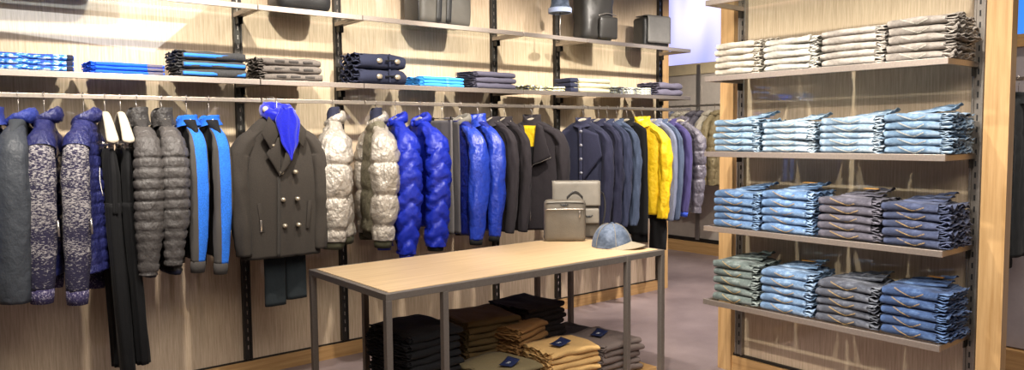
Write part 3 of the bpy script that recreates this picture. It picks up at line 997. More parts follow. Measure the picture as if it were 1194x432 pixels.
# 23 - 26 navy coats
cl = [(m_navyj, 'navy wool overcoat, nearest behind the mandarin-collar jacket'), (m_navyj2, 'navy wool overcoat, middle of three before the yellow jacket'), (m_steelblue, 'steel blue wool coat, next to the yellow jacket')]
for k, px in enumerate((698, 708, 719)):
    garment('overcoat', 'coat', cl[k][1], px, (.80, .80, .80)[k], cl[k][0], rot=-86, t_=.024, w=.205, fold=.018, sfold=.018, rx=.044, ry=.032, zcuff=.80, collar=('band', None, .02), out=.04, cuff=.85, zsh=-.19)
garment('jacket', 'jacket', 'black fleece vest with small yellow collar label, left of the yellow jacket', 731, .70, m_blackcl, rot=-72, t_=.035, w=.20, sleeves=False, collar=('stand', None, .03), hlabel='white hanger inside the black fleece vest')
lb = empty('price_tag', (atY(724, 118, YF).x, YF, ZR), R(-90)); tag(lb, 'small yellow and white tag hanging from the rail before the yellow jacket', 'tag')
MB().box((.02, 0, -.16), (.03, .003, .10), .001).build('card', plain((.80, .66, .25), .6, 0, 'card'), lb)
MB().tube([(0, 0, .015), (.02, 0, -.11)], .001, 4).build('string', M_BLACK, lb)
g = garment('down_jacket', 'jacket', 'bright yellow padded jacket on the long rail', 749, .86, m_yellow, rot=-70, t_=.045, w=.20, rx=.054, ry=.060, zcuff=.83, collar=('stand', None, .045), out=.045, cuff=.78, zsh=-.195, gather=.12, quilt=('h', .9, .0), squilt=('none', 1, 0), fold=.020, sfold=.018, hlabel='white hanger inside the bright yellow padded jacket', wn=.060)
b, e, d, rr = sleeve_mesh(-1, .15, -.3, -.88, .03, .03, 3, .004)
front_patch(g, 'front_flap', m_yellow, [(-.03, -.18), (.03, -.18), (.035, -.87), (-.025, -.87)], -.070, th=.006, bulge=.005)
X = atY(757, 118, YF).x
tr = empty('trousers', (X, YF, ZR), R(-66)); tag(tr, 'black trousers hanging below the bright yellow padded jacket', 'trousers')
for s in (-1, 1):
    rings = []
    for i in range(24):
        z = lerp(-.80, -1.28+(.0 if s > 0 else .06), i/23)
        rings.append([(s*.085+se(2*PI*j/26, .078, .030, 2.6)[0]+.010*nz(j*.3, z*4, s), se(2*PI*j/26, .078, .030, 2.6)[1]+.012*nz(j*.4, z*4, s+3), z) for j in range(26)])
    MB().loft(rings).build('leg', m_blackcl, tr)
MB().box((0, 0, -.79), (.32, .05, .03), .01).build('waistband', m_blackcl, tr)
for k, (px, mm, nm, hem) in enumerate(((764, m_dullblue, 'grey-blue shirt, directly right of the bright yellow jacket', .80), (771, m_steelblue, 'steel blue shirt, between the grey-blue shirt and the purple sweater', .80), (781, m_purple, 'purple sweater with yellow and blue hem stripe', .86))):
    g = garment('shirt' if k < 2 else 'sweater', 'shirt' if k < 2 else 'sweater', nm, px, hem, mm, rot=-86, t_=.024, w=.195, rx=.044, ry=.034, zcuff=hem-.0, collar=('band', None, .025), out=.03, cuff=.85, zsh=-.19, hemm=(None, None, plain((.75, .50, .02), .8, 0, 'rib'))[k], cuffm=(None, None, plain((.02, .06, .42), .8, 0, 'rib'))[k])
garment('puffer_jacket', 'jacket', 'dark grey baffled down jacket at the far end of the long rail', 793, .84, m_gunpuff, rot=-74, t_=.036, w=.19, rx=.056, ry=.050, zcuff=.84, quilt=('h', .13, .014), squilt=('h', .13, .016), collar=('hood', None, .06), out=.03, zsh=-.20)

# ------------------------------------------------------------------ far rail on the low partition
t = empty('hanging_rail', (7.72, 4.6, 1.935), R(90)); tag(t, 'chromed hanging rail on the pale partition across the aisle', 'rail')
MB().box((1.0, 0, 0), (2.0, .014, .024), .002).build('bar', M_RAIL, t, False)
for x in (.1, 1.0, 1.9): MB().box((x, -.14, 0), (.012, .28, .02), .001).build('bracket_arm', M_BRONZE, t, False)
t = empty('slotted_upright', (7.985, 6.02, 0), R(-90)); tag(t, 'pale grey upright standing against the low partition across the aisle', 'upright')
MB().box((0, 0, 1.33), (.06, .02, 2.30), .002).build('channel', metal((.5, .47, .44), .45), t, False)
fr = [(6.30, m_dullblue, 'pale blue-grey padded jacket, leftmost on the far rail', .5), (6.18, m_beigepuff, 'cream padded jacket, second from the left on the far rail', .5), (6.06, m_beigepuff, 'cream padded jacket, third from the left on the far rail', .5), (5.95, m_gunpuff, 'violet-grey down jacket, fourth from the left on the far rail', .8),
      (5.83, m_gunpuff, 'violet-grey down jacket, fifth from the left on the far rail', .9), (5.70, m_beigepuff, 'cream down jacket, sixth from the left on the far rail', .9), (5.58, m_tanpuff, 'khaki down jacket, right end of the far rail', .9), (5.46, m_tanpuff, 'khaki down jacket hidden behind the jeans on the far rail', .9)]
ZR_ = ZR
ZR = 1.935
for k, (y, mm, nm, h_) in enumerate(fr):
    garment('puffer_jacket', 'jacket', nm, 0, .95, mm, rot=180, Y=y, X=7.72, t_=.045, w=.19, rx=.048, ry=.052, zcuff=.95, quilt=('h', .13, .011), squilt=('h', .13, .012), collar=('hood', None, .05), out=.03, zsh=-.20, hlabel='hanger inside the '+nm)
ZR = ZR_

# ------------------------------------------------------------------ aisle beyond the right-hand post
slab('wall_aisle', (5.55, -1.2, .16), (5.67, 1.85, 2.12), plain((.40, .36, .38), .6, 0, 'grey_panel'))
slab('trim_8', (5.53, -1.2, 2.12), (5.68, 1.85, 2.20), M_OAKY)
slab('baseboard_aisle', (5.50, -1.2, 0), (5.67, 1.85, .15), M_OAKY)
t = empty('hanging_rail', (5.20, 1.25, 1.895), R(90)); tag(t, 'short hanging rail seen past the right-hand wooden post', 'rail')
MB().box((.26, 0, 0), (.52, .014, .024), .002).build('bar', M_RAIL, t, False)
MB().box((.5, -.17, 0), (.012, .34, .02), .001).build('bracket_arm', M_BRONZE, t, False)
ZR = 1.895
for k, (y, nm) in enumerate(((1.66, 'black jacket, leftmost past the right-hand wooden post'), (1.575, 'black jacket cut by the right edge of the photo'))):
    g = garment('puffer_jacket', 'jacket', nm, 0, .72+.1*k, cloth((.012, .014, .016), .8), rot=180, Y=y, X=5.20, t_=.040, w=.18, rx=.042, ry=.046, zcuff=.80, quilt=('h', .11, .008), collar=('band', None, .03), out=.03, zsh=-.20, hlabel=['white hanger of the left black jacket past the wooden post', 'white hanger of the black jacket at the right edge'][k])
t = empty('security_tag', (5.20, 1.66, ZR), R(180)); tag(t, 'white security tag pinned to the black jacket past the wooden post', 'security tag')
MB().tube([(.17, -.075, -.75), (.17, -.075, -.80), (.17, -.075, -.86)], [(.012, .012), (.026, .018), (.018, .014)], 12).build('tag_body', plain((.8, .78, .75), .4, 0, 'white_plastic'), t)
ZR = ZR_


# ------------------------------------------------------------------ folded clothes
def fold_mesh(w, d, h, seed, side=1, wavy=.010, layers=3, leaf=.03, tail=.0, soft=.004, th=None, nx=26):
    """one folded garment; smooth fold at y=0, loose layers at the end x = side*w/2"""
    b = MB(); th = th or h*.27; r = h/2
    def wob(x, y, z):
        e = max(0, side*x/(w/2))**3
        dz = soft*1.6*nz(x*9+seed, y*7, seed*.3)+e*wavy*nz(seed, y*24, z*60+seed)
        dy = soft*1.5*nz(x*8, seed+z*12, 2)
        dx = soft*1.3*nz(y*9, z*30, seed)+e*wavy*.8*nz(y*18, z*80, seed)
        sag = -.0035*(abs(x)/(w/2))**4*h/.04
        return (x+dx, y+dy, max(.0004, z+dz*min(1, z/h*1.6)+sag*(z/h)))
    def prof(th_, r_, z0, z1, y0, nb=9, na=9):
        out = []
        for i in range(nb): out.append((d*(1-i/nb)+y0+r_*(i/nb), z0))
        for i in range(na+1):
            a = -PI/2-PI*i/na; out.append((y0+r_+math.cos(a)*r_, (z0+z1)/2+math.sin(-a)*0-math.cos(PI*i/na)*(z1-z0)/2))
        for i in range(1, nb+1): out.append((y0+r_+(d-r_-y0)*(i/nb), z1))
        return out
    o = prof(th, r, 0, h, 0); i_ = prof(th, max(.002, r-th), th, h-th, th)
    rings = []
    for k in range(nx+1):
        x = -w/2+w*k/nx
        c = 1.0 - .10*(abs(2*k/nx-1))**8
        ring = [wob(x, y, h/2+(z-h/2)*c) for y, z in o]+[wob(x, y, h/2+(z-h/2)*c) for y, z in reversed(i_)]
        rings.append(ring)
    b.loft(rings, False, False)
    n = len(o)
    for ring, inv in ((rings[0], 0), (rings[-1], 1)):
        vs = ring; fs = [(q_, q_+1, 2*n-2-q_, 2*n-1-q_) for q_ in range(n-1)]
        b.add(vs, fs)
    # inner layers
    hi = h-2*th
    for L_ in range(layers):
        z0 = th+hi*L_/layers+.0006; z1 = th+hi*(L_+1)/layers-.0006
        off = .006*nz(L_*3.3, seed, 1)
        rings = []
        for k in range(nx//2+1):
            x = (-w/2+.004+(w-.008)*k/(nx//2))+side*off
            pp = [(th+.004+(d-th-.008)*q_/10, z0) for q_ in range(11)]+[(th+.004+(d-th-.008)*q_/10, z1) for q_ in range(10, -1, -1)]
            rings.append([wob(x, y, z) for y, z in pp])
        b.loft(rings)
    # loose leaves of cloth sticking out at the end
    if leaf > 0:
        for L_ in range(layers+1):
            z0 = h*(.15+.7*L_/max(1, layers))
            ln = leaf*(.6+.5*nz(L_*2.1, seed, 5)+.3)
            def fn(u, v):
                x = side*(w/2-.02+(ln+.02)*u+.010*nz(v*6, L_, seed)*u)
                y = .012+(d-.03)*v+.008*nz(u, L_*3, seed)
                z = z0+u*wavy*1.3*nz(v*7+L_*1.7, u*2, seed)+u*tail*v
                return (x, y, max(.001, z))
            b.grid(fn, 5, 18, .0035)
    return b


def stitch_mesh(w, h, side=1, x0=-.26, x1=.24, dip=.75, flip=False):
    """double row of pocket stitching that runs over the front fold"""
    b = MB()
    for off in (0, .006):
        path = []
        mid = lerp(x0, x1, .62)
        pts = [(x0, .92), (x0+.05, .80), (mid-.03, .97-dip), (mid, .93-dip), (mid+.05, 1.0-dip), (x1, .66)]
        for p in [Vector((lerp(a[0], b2[0], q_/4), 0, lerp(a[1], b2[1], q_/4))) for a, b2 in zip(pts, pts[1:]) for q_ in range(5)]:
            z = min(.97, max(.03, p.z))*h-off*.6
            a = math.asin(max(-1, min(1, (z-h/2)/(h/2))))
            y = h/2-math.cos(a)*(h/2)-.0022
            path.append((p.x*w*1.0, y, z))
        b.tube(path, .0008, 5)
    return b


def patch_mesh(w, d, h):
    return MB().box((w*.22, d*.62, h+.004), (.075, .035, .003), .001)


def band_mesh(w, d, h, side, seed, hgt=.020):
    """the raised waistband lying over the back half of the top piece"""
    b = MB()
    for L_ in range(3):
        def fn(u, v):
            x = side*(-w*.30+w*.80*u)
            y = d*(.42+.17*L_)+d*.20*v+.012*nz(u*3, L_, seed)
            z = h*.8+math.sin(PI*v)*.010+hgt*(.25+.75*u)*(.5+.35*L_)*(1+.4*nz(u*5, L_*2, seed))
            return (x, y, z)
        b.grid(fn, 16, 6, .004)
    return b


def pile(items, loc, rz, w, d, h, side, mats, names, cat, group, seed, jit=.006, leaf=.03, wavy=.012, stitch=None, top=None, patch=None, soft=.004, name='folded_jeans', layers=3, th=None, extra=None):
    """a stack: every piece an object of its own; two meshes shared by the copies of a stack"""
    rnd = random.Random(seed)
    protos = []
    z = loc[2]
    for i in range(items):
        x = loc[0]+rnd.uniform(-jit, jit); y = loc[1]+rnd.uniform(-jit, jit)
        mm = mats[i % len(mats)]
        key = i % 3 if len(mats) == 1 else i
        ex = next((p for p in protos if p[0] == key), None)
        if ex is None:
            o = empty(name)
            fold_mesh(w, d, h*.985, seed+i*3.1, side, wavy, layers, leaf, 0, soft, th).build('folded_cloth', mm, o)
            if stitch: stitch_mesh(w, h, side, -.30+.05*rnd.random(), .22+.06*rnd.random(), .7+.15*rnd.random()).build('pocket_stitching', stitch, o)
            if extra: extra(o, w, d, h, i)
            protos.append((key, o)); c = o
        else: c = copy_tree(ex[1])
        c.location = (x, y, z); c.rotation_euler = (0, 0, rz+rnd.uniform(-.055, .055))
        tag(c, names(i, items), cat, None)
        if i == items-1 and top:
            band_mesh(w, d, h, side, seed, top).build('waistband', mats[0] if not isinstance(mats, dict) else mats, c)
            if patch: patch_mesh(w, d, h+top*.9).build('waist_patch', patch, c)
        z += h


ORD = ['bottom', 'second', 'third', 'fourth', 'fifth', 'sixth']
def nm_stack(desc, where):
    def f(i, n):
        pos = 'bottom one' if i == 0 else ('top one' if i == n-1 else ['', 'second up', 'third up', 'fourth up', 'fifth up', 'sixth up', 'seventh up', 'eighth up', 'ninth up', 'tenth up', 'eleventh up'][i])
        return desc+', '+pos+', '+where
    return f


GOLD = plain((.50, .33, .13), .7, 0, 'gold_thread'); PALE = plain((.62, .60, .52), .7, 0, 'pale_thread'); TANP = leather((.62, .30, .06), .5)
dn = lambda a, b_=None: denim(a, b_)
SW = ['leftmost stack', 'second stack from left', 'third stack from left', 'rightmost stack']
YF_ = [(2.757, 2.487), (2.428, 2.148), (2.080, 1.785), (1.736, 1.466)]
rows = [
    ('pale blue jeans', 1.473, [(5, .0385), (5, .0345), (5, .037), (5, .040)], [dn((.22, .36, .52), (.50, .63, .75)), dn((.30, .43, .56), (.62, .72, .80)), dn((.25, .37, .51), (.58, .68, .77)), dn((.19, .32, .49), (.45, .58, .72))], PALE,
     ['light blue jeans', 'very pale blue jeans', 'bleached blue jeans', 'light sky blue jeans'], 'upper jeans shelf'),
    ('blue jeans', 1.012, [(5, .0445), (5, .0480), (5, .0445), (5, .0430)], [dn((.10, .20, .39), (.27, .42, .64)), dn((.12, .235, .45), (.34, .50, .74)), dn((.10, .095, .13), (.20, .19, .24)), dn((.055, .075, .16), (.13, .16, .29))], GOLD,
     ['mid blue jeans', 'bright mid blue jeans', 'plum-grey jeans', 'dark indigo jeans'], 'middle jeans shelf'),
    ('jeans', .551, [(5, .0510), (5, .0490), (5, .0460), (5, .0500)], [dn((.14, .18, .17), (.32, .37, .36)), dn((.15, .26, .44), (.38, .52, .72)), dn((.085, .095, .13), (.22, .24, .29)), dn((.045, .10, .26), (.13, .23, .46))], GOLD,
     ['faded green-grey jeans', 'light mid blue jeans', 'charcoal-blue jeans', 'deep blue jeans'], 'lowest shelf'),
    ('trousers', 1.932, [(5, .0385), (5, .036), (5, .0385), (5, .0415)], [dn((.56, .50, .41), (.70, .65, .56)), dn((.60, .57, .50), (.74, .72, .66)), dn((.47, .425, .375), (.60, .555, .50)), dn((.36, .32, .28), (.50, .455, .41))], PALE,
     ['cream chinos', 'off-white chinos', 'stone chinos', 'taupe chinos'], 'upper trouser shelf'),
]
for ri, (cat, z, hs, ms_, st, ds, sh_) in enumerate(rows):
    for k in range(4):
        ya, yb = YF_[k]
        w = ya-yb-.008
        d = .30
        pile(hs[k][0], (3.812, (ya+yb)/2, z+.0015), R(-90), w, d, hs[k][1], 1, [ms_[k]], nm_stack(ds[k], SW[k]+', '+sh_), 'trousers' if ri == 3 else 'jeans', None, 11+ri*40+k*9, .006,
             .05 if k == 3 else .042, .020, st if ri < 3 or k == 3 else None, .042 if ri != 3 else .026, TANP if (ri, k) in ((1, 1), (1, 2), (2, 1), (2, 3)) else None, .005, 'folded_trousers' if ri == 3 else 'folded_jeans')

# ---- folded knitwear on the middle shelf of the long wall (local front = towards the aisle, loose end on the left)
def wall_pile(l, r, n, h, mats, desc, where, cat, name, seed, Yf=YF+.035, d=.27, leaf=.012, wavy=.008, layers=2, soft=.003, extra=None, jit=.006, z=ZM, th=None, rz=0):
    Xa = atY(l, 90, Yf).x; Xb = atY(r, 90, Yf).x
    pile(n, ((Xa+Xb)/2, Yf, z+.0015), rz, Xb-Xa, d, h, -1, mats, nm_stack(desc, where), cat, None, seed, jit, leaf, wavy, None, None, None, soft, name, layers, th, extra)


def patterned(c1, c2, sx, dirn='x'):
    m, nt, b = mat('printed_cotton')
    f = noise_n(nt, coords(nt, (30, 30, 70)), 1.0, 3)
    nt.links.new(ramp(nt, f, [(.42, c1), (.52, c2), (.60, (.75, .85, .95))]), b.inputs['Base Color'])
    b.inputs['Roughness'].default_value = .8
    return m


def band_extra(m, zlo, zhi, out=.002):
    """contrast stripe knitted along the front fold"""
    def f(o, w, d, h, i):
        b = MB(); rings = []
        for k in range(27):
            x = -w/2+.006+(w-.012)*k/26; ring = []
            for zz, oo in ((zlo, out), ((zlo+zhi)/2, out), (zhi, out), (zhi, -.004), (zlo, -.004)):
                a = math.asin(max(-1, min(1, 2*zz-1)))
                ring.append((x, h/2-math.cos(a)*(h/2+oo)+.002*nz(x*8, i), h*zz+.002*nz(x*9, i)))
            rings.append(ring)
        b.loft(rings).build('contrast_stripe', m, o)
    return f


m_stripeblue = cloth((.05, .25, .85), .8)
m_dkknit = cloth((.060, .060, .062), .9, 200, .3)
m_grknit = cloth((.15, .13, .115), .9, 200, .3)
m_plumknit = cloth((.13, .12, .17), .9)
wall_pile(-14, 88, 3, .030, [patterned((.02, .05, .35), (.04, .30, .80), 1)], 'blue and white patterned shirt', 'far left stack, middle wall shelf', 'shirt', 'folded_shirt', 201, extra=lambda o, w, d, h, i: [MB().box((w*.5-.02, .006, h*.5), (.030, .016, h*.9), .006).build('dark_end', m_navycl, o)])
wall_pile(112, 193, 3, .0205, [cloth((.01, .11, .78), .7)], 'plain royal blue t-shirt', 'stack right of the patterned shirts', 't-shirt', 'folded_t_shirt', 207, leaf=.018, wavy=.012, extra=lambda o, w, d, h, i: [MB().box((w*.36, .004, h*.5), (w*.24, .012, h*.8), .004).build('grey_panel', m_plumknit, o)])
wall_pile(213, 287, 3, .051, [m_dkknit], 'black and blue striped sweater', 'stack left of the first upright', 'sweater', 'folded_sweater', 211, leaf=.03, wavy=.02, soft=.006, extra=band_extra(m_stripeblue, .22, .62))
def dash(o, w, d, h, i):
    for x in (-.22, .02, .27):
        MB().box((w*x, .002, h*.52), (w*.17, .010, h*.30), .003).build('pattern_dash', m_charcl, o)
wall_pile(308, 375, 3, .047, [m_grknit], 'dark grey patterned sweater', 'stack between the first two uprights', 'sweater', 'folded_sweater', 217, leaf=.025, wavy=.02, soft=.007, extra=dash)
def toggles(o, w, d, h, i):
    MB().box((w*.12, -.004, h*.55), (.012, .010, h*.85), .003).build('placket', m_navyd2, o)
    for x in (-.10, .30):
        MB().sphere((w*x, -.003, h*.50), (.024, .009, .018)).build('toggle_patch', m_brass, o)
    MB().tube([(w*.02, -.009, h*.5), (w*.22, -.009, h*.55)], .005, 8, ref=(0, 1, 0)).build('toggle', m_blackcl, o)
m_navyd2 = cloth((.028, .032, .062), .9)
wall_pile(421, 474, 2, .106, [m_navyd2], 'navy duffle coat with toggles', 'stack right of the second upright', 'coat', 'folded_coat', 223, leaf=.05, wavy=.03, soft=.010, d=.25, extra=toggles, layers=3)
wall_pile(494, 541, 3, .0235, [cloth((.06, .38, .90), .75)], 'light azure folded shirt', 'stack right of the duffle coats', 'shirt', 'folded_shirt', 229, leaf=.03, wavy=.012, extra=lambda o, w, d, h, i: [MB().box((w*.08, .001, h*.5), (.022, .010, h*.8), .003).build('placket', cloth((.12, .45, .92), .7), o)])
wall_pile(556, 601, 3, .044, [cloth((.10, .095, .135), .85)], 'dark plum-navy sweater', 'stack left of the third upright', 'sweater', 'folded_sweater', 233, leaf=.03, wavy=.008)
wall_pile(622, 659, 2, .020, [patterned((.02, .03, .10), (.70, .62, .20), 1)], 'navy and yellow checked shirt', 'thin stack by the fourth upright', 'shirt', 'folded_shirt', 239, leaf=.05, wavy=.02)
wall_pile(676, 711, 3, .041, [cloth((.66, .62, .44), .85)], 'cream folded polo with navy lining', 'stack below the backpack', 'polo shirt', 'folded_polo_shirt', 241, leaf=.05, wavy=.006, extra=lambda o, w, d, h, i: [MB().box((-w*.62, .12, h*.5), (w*.24, .22, h*.9), .008).build('navy_half', m_navyd2, o)])
wall_pile(728, 760, 4, .0155, [patterned((.03, .04, .12), (.66, .64, .40), 1)], 'yellow and navy striped shirt', 'thin stack below the messenger bag', 'shirt', 'folded_shirt', 251, leaf=.04, wavy=.012)
wall_pile(768, 796, 2, .062, [m_plumknit], 'plum knitted sweater', 'stack at the far end of middle shelf', 'sweater', 'folded_sweater', 257, leaf=.03, wavy=.012, soft=.008)

# ---- folded trousers on the table's lower shelf
TP = .1165
def under(cx, cy, n, h, c, desc, where, seed, w=.33, d=.36, rz=0, dark=False, band=None):
    mm = cloth(c, .85, 300, .2, .4)
    pile(n, (cx, cy-d/2, TP), R(rz), w, d, h, -1, [mm], nm_stack(desc, where), 'trousers', None, seed, .008, .02, .014, None, band, None, .008, 'folded_trousers', 3)
    return mm


b = MB().box((2.02, 3.42, TP+.055), (.36, .46, .108), .004).build('display_riser', M_OAKX, None, False); tag(b, 'low oak riser under the black trousers on the table shelf', 'riser')
TP += .110
under(2.08, 3.42, 8, .042, (.010, .010, .012), 'black trousers', 'left pile under the table', 301, .33, .40, 4)
TP = .1165
under(2.63, 3.62, 10, .038, (.13, .085, .035), 'dark olive-brown trousers', 'back pile under the table', 307, .36, .36, -6)
under(3.04, 3.62, 11, .036, (.018, .013, .012), 'black-brown trousers', 'back pile behind the camel trousers', 313, .34, .36, 4)
under(2.84, 3.43, 9, .037, (.27, .14, .05), 'camel brown trousers', 'pile behind the tan chinos', 319, .28, .22, 16)
under(2.48, 3.20, 6, .034, (.20, .16, .085), 'khaki olive trousers', 'front pile under the table', 331, .34, .36, 8)
under(2.86, 3.13, 7, .036, (.66, .42, .17), 'tan yellow chinos', 'front pile under the table', 337, .34, .28, -6)
under(3.30, 3.21, 5, .041, (.19, .15, .135), 'taupe grey trousers', 'front right pile under the table', 341, .33, .36, 0)
under(3.40, 3.60, 4, .036, (.040, .032, .034), 'dark grey trousers', 'low back pile under the table', 347, .32, .34, 0)
m_tag = plain((.010, .020, .075), .5, 0, 'navy_card'); m_tagw = plain((.7, .72, .75), .5, 0, 'white_print')
for k, (x, y, z, rz, nm) in enumerate(((2.48, 3.12, .324, 25, 'navy label card on the khaki trousers'), (2.84, 3.10, .372, 10, 'navy label card on the tan yellow chinos'), (3.28, 3.22, .325, 20, 'navy label card on the taupe grey trousers'))):
    t = empty('label_card', (x, y, z+.006), R(rz)); tag(t, nm, 'label')
    def fn(u, v): return ((u-.5)*.11, (v-.5)*.075, .004+.016*(u-.2)**2+.01*v*u)
    MB().grid(fn, 8, 5, .002).build('card', m_tag, t)
    for dx in (-.022, -.004):
        MB().tube([(dx-.008, .008, .0105), (dx, -.010, .0105), (dx+.008, .008, .0105)], .0016, 5).build('printed_mark', m_tagw, t)

# ------------------------------------------------------------------ bags and cap on the table
m_bagg = leather((.15, .13, .105), .42); m_bagl = leather((.26, .235, .20), .45); m_bagd = leather((.035, .032, .030), .4)
m_capd = denim((.10, .14, .22), (.20, .25, .35)); m_capb = cloth((.30, .26, .19), .8)


def rbox(w, d, h, bev, seed=0, puff=.012, nseg=12):
    """soft rounded bag body standing on z=0"""
    bm = bmesh.new(); bmesh.ops.create_cube(bm, size=1)
    for v in bm.verts: v.co = Vector((v.co.x*w, v.co.y*d, (v.co.z+.5)*h))
    bmesh.ops.bevel(bm, geom=list(bm.edges), offset=bev, segments=4, affect='EDGES', profile=.5)
    bmesh.ops.subdivide_edges(bm, edges=[e for e in bm.edges if e.calc_length() > .05], cuts=7, use_grid_fill=True)
    bm.verts.index_update()
    b = MB(); vs = []
    for v in bm.verts:
        x, y, z = v.co
        k = (1-(2*x/w)**2)*(1-(2*z/h-1)**2)
        y2 = y+math.copysign(puff*max(0, k), y) if abs(y) > d*.3 else y
        vs.append((x+.003*nz(z*12, y*9, seed), y2+.005*nz(x*10+seed, z*10), max(0, z+.002*nz(x*9, seed))))
    b.add(vs, [tuple(v.index for v in f.verts) for f in bm.faces]); bm.free()
    return b


BZ = .8625
def wing(parent, x, y, z, s, m):
    b = MB()
    b.tube(bez([(x-s, y, z+s*.25), (x-s*.5, y, z-s*.25), (x, y, z), (x+s*.5, y, z-s*.2), (x+s, y, z+s*.35)], 4), s*.13, 5)
    b.tube(bez([(x-s*.35, y, z+s*.15), (x, y, z-s*.35), (x+s*.35, y, z+s*.2)], 4), s*.12, 5)
    return b.build('emblem', m, parent)


rz = R(-40)
t = empty('crossbody_bag', (3.40, 3.66, BZ), rz); tag(t, 'small grey leather zip pouch bag standing in front on the table', 'bag')
rbox(.285, .085, .285, .03, 1).build('bag_body', m_bagg, t)
MB().tube(bez([(-.130, -.054, .222), (-.06, -.062, .224), (.06, -.062, .224), (.130, -.054, .222)], 4), .0045, 6).build('zipper', M_CHROME, t)
MB().box((.098, -.062, .190), (.008, .006, .045), .002).build('zipper_pull', M_CHROME, t)
MB().tube(bez([(-.125, -.045, .262), (0, -.05, .268), (.125, -.045, .262)], 4), .003, 6).build('top_piping', m_bagd, t)
wing(t, -.005, -.056, .252, .026, m_emb)
MB().grid(lambda u, v: (.015+.11*u, .0+.02*u, .280+.040*math.sin(PI*u)+.022*v), 8, 3, .004).build('strap', m_bagd, t)
t = empty('satchel', (3.585, 3.745, BZ), rz); tag(t, 'taller pale grey flap satchel standing behind the pouch bag', 'bag')
rbox(.325, .10, .385, .025, 5, .006).build('bag_body', m_bagg, t)
def fl(u, v): return (-.155+.31*u, -.066-.004*math.sin(PI*u)+(.075 if v < .08 else 0)*(1-v/.08), (.372 if v < .10 else .372-.225*(v-.10)))
b = MB().grid(lambda u, v: (-.166+.332*u, lerp(.05, -.064, min(1, v/.22))-.006*max(0, v-.22), .393-(.0 if v < .22 else (v-.22)/.78*.165)), 14, 18, .006)
b.build('flap', m_bagl, t)
rbox(.145, .030, .105, .010, 3, .003).xf(Matrix.Translation((.085, -.070, .105))).build('front_pocket', m_bagl, t)
wing(t, .085, -.092, .160, .024, m_emb)
MB().tube(bez([(.150, 0, .33), (.195, .01, .30), (.205, -.01, .20), (.185, -.02, .09), (.165, -.01, .05)], 6), (.006, .020), 8, ref=(0, 1, 0)).build('strap', m_bagd, t)

t = empty('baseball_cap', (3.44, 3.26, BZ), R(-6)); tag(t, 'washed blue denim baseball cap with khaki brim on the table end', 'cap')
rings = []
for i in range(15):
    a = PI/2*i/14
    rr = math.cos(a)**.80; zz = .125*math.sin(a)**1.05
    rings.append([((.098*math.cos(th)*rr)*(1+.012*abs(math.cos(3*th))), .112*math.sin(th)*rr*(1+.012*abs(math.cos(3*th))), zz+.004+.003*nz(th, zz*20)) for th in [2*PI*j/42 for j in range(42)]])
rings[-1] = [(p[0]*.02, p[1]*.02, p[2]) for p in rings[-1]]
CRz = R(0)
MB().loft(rings, False, True).build('crown', m_capd, t)
MB().sphere((0, 0, .132), (.009, .009, .005)).build('top_button', m_capd, t)
b = MB()
for k in range(6):
    th = PI*k/3+PI/6
    b.tube([(.0995*math.cos(th)*math.cos(PI/2*i/12)**.8, .1135*math.sin(th)*math.cos(PI/2*i/12)**.8, .006+.127*math.sin(PI/2*i/12)**1.05) for i in range(12)], .0014, 5)
b.build('seam', m_capb, t)
def br(u, v):
    a = lerp(-PI*.46, PI*.46, u); ext = .085*math.cos(a*.92)**.7
    r1 = .094; x = math.sin(a)*(r1+.006*v)
    return (x, -(math.cos(a)*.106+ext*v), .014+.012*v*0-.012*v*v*0+.020*(math.cos(a*1.3))*(1-v*.25)-.010*v-.006*abs(math.sin(a)))
MB().grid(br, 22, 8, .004).build('brim', m_capb, t)
for ch in t.children: ch.matrix_local = Matrix.Rotation(R(28), 4, 'Z') @ Matrix.Scale(1.17, 4) @ ch.matrix_local

# ------------------------------------------------------------------ bags on the top shelf
ZB = ZT+.0015
m_blk = leather((.022, .022, .022), .42); m_woven = leather((.085, .078, .066), .5, 260); m_msg = leather((.11, .105, .10), .5)
def shelf_x(px, Y=YF+.06): return atY(px, 40, Y).x
t = empty('duffle_bag', ((shelf_x(326)+shelf_x(392))/2, YF+.18, ZB), 0); tag(t, 'black leather bag resting on the upper shelf above the peacoat', 'bag')
rbox(.36, .24, .28, .06, 2).build('bag_body', m_blk, t)
for y in (-.07, .07): MB().tube(bez([(-.09, y, .27), (-.08, y, .36), (0, y, .40), (.08, y, .36), (.09, y, .27)], 4), .008, 8).build('handle', m_blk, t)
t = empty('tote_bag', ((shelf_x(488)+shelf_x(556))/2-.0, YF+.19, ZB), 0); tag(t, 'woven dark grey tote bag with black side on the upper shelf', 'bag')
rbox(.46, .24, .30, .045, 4, .010).build('bag_body', m_woven, t)
MB().box((-.227, 0, .14), (.012, .20, .24), .005).build('side_gusset', m_blk, t)
for x in (-.085, .0):
    MB().grid(lambda u, v: (x-.020+.040*u+.01*v, -.136-.006*math.sin(PI*v), .02+.30*v), 3, 10, .004).build('strap', m_blk, t)
MB().tube(bez([(-.09, -.12, .29), (-.07, -.12, .42), (.0, -.12, .42), (.02, -.12, .29)], 5), (.010, .006), 8).build('handle', m_blk, t)
t = empty('backpack', ((shelf_x(676)+shelf_x(720))/2+.03, YF+.16, ZB), R(-8)); tag(t, 'crumpled black leather backpack on the upper shelf', 'backpack')
b = rbox(.34, .18, .58, .05, 9, .02)
b.v = [Vector((p.x*(1+.10*nz(p.z*9, 3)), p.y*(1+.18*nz(p.x*14, p.z*13, 7)), p.z*(1+.02*nz(p.x*11, 2)))) for p in b.v]
b.build('bag_body', leather((.030, .028, .026), .42, 22), t)
MB().tube(bez([(-.03, -.118, .215), (.06, -.122, .235), (.165, -.110, .225)], 5), .005, 6).build('zipper', M_CHROME, t)
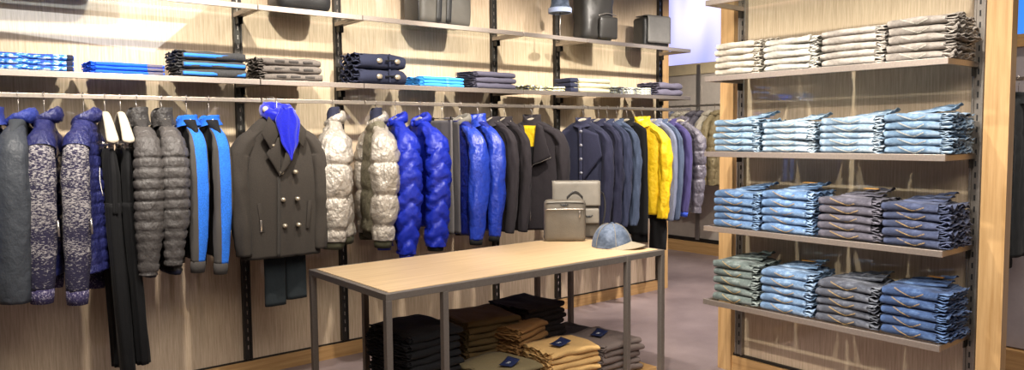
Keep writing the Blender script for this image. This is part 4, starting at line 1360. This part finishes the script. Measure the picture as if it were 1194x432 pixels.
rbox(.20, .04, .19, .018, 6, .008).xf(Matrix.Translation((.075, -.108, .02))).build('front_pocket', leather((.030, .028, .026), .42, 22), t)
t = empty('messenger_bag', ((shelf_x(752)+shelf_x(783))/2, YF+.15, ZB), R(-6)); tag(t, 'grey felt messenger bag with front flap on the upper shelf', 'bag')
rbox(.315, .17, .27, .03, 8, .006).build('bag_body', m_blk, t)
MB().grid(lambda u, v: (-.135+.285*u, lerp(.06, -.098, min(1, v/.3)), .279 if v < .3 else .279-(v-.3)/.7*.245), 12, 18, .008).build('flap', m_msg, t)
t = empty('bucket_hat', (shelf_x(656, YF+.1), YF+.13, ZB+.0), 0); tag(t, 'denim bucket hat on a small stand on the upper shelf, left of the backpack', 'hat')
MB().tube([(0, 0, .001), (0, 0, .008)], (.06, .06), 20, ref=(1, 0, 0)).build('stand_base', M_CHROME, t)
MB().tube([(0, 0, .008), (0, 0, .24)], .006, 8, ref=(1, 0, 0)).build('stand_pole', M_CHROME, t)
rings = []
for i, (r_, z) in enumerate(((.095, .215), (.093, .235), (.075, .275), (.070, .34), (.05, .36), (.01, .365))):
    rings.append([(r_*1.02*math.cos(2*PI*j/30), r_*math.sin(2*PI*j/30), z) for j in range(30)])
MB().loft(rings, True, True).build('hat_body', m_capd, t)
MB().loft([[(r_*math.cos(2*PI*j/30), r_*math.sin(2*PI*j/30), z) for j in range(30)] for r_, z in ((.098, .208), (.0985, .245), (.094, .247), (.094, .208))], False, False).build('hat_band', cloth((.42, .50, .72), .8), t)
# bag out of view, added at the upper shelf's far left for its wall shadow
for px, w_, nm in ((58, .56, 'unseen dark leather bag on the upper shelf, added to cast a wall shadow'),):
    t = empty('holdall', (shelf_x(px), YF+.19, ZB), R(5)); tag(t, nm, 'bag')
    rbox(w_, .24, .38, .05, px).build('bag_body', m_blk, t)
    MB().tube(bez([(-.08, 0, .29), (-.07, 0, .36), (0, 0, .385), (.07, 0, .36), (.08, 0, .29)], 4), .008, 8).build('handle', m_blk, t)

# fittings made while a garment sets its own long description: keep labels short
for o in list(bpy.data.objects):
    lb = o.get('label')
    if lb and len(lb.split()) > 16: o['label'] = ' '.join(lb.split()[:16]).rstrip(',')
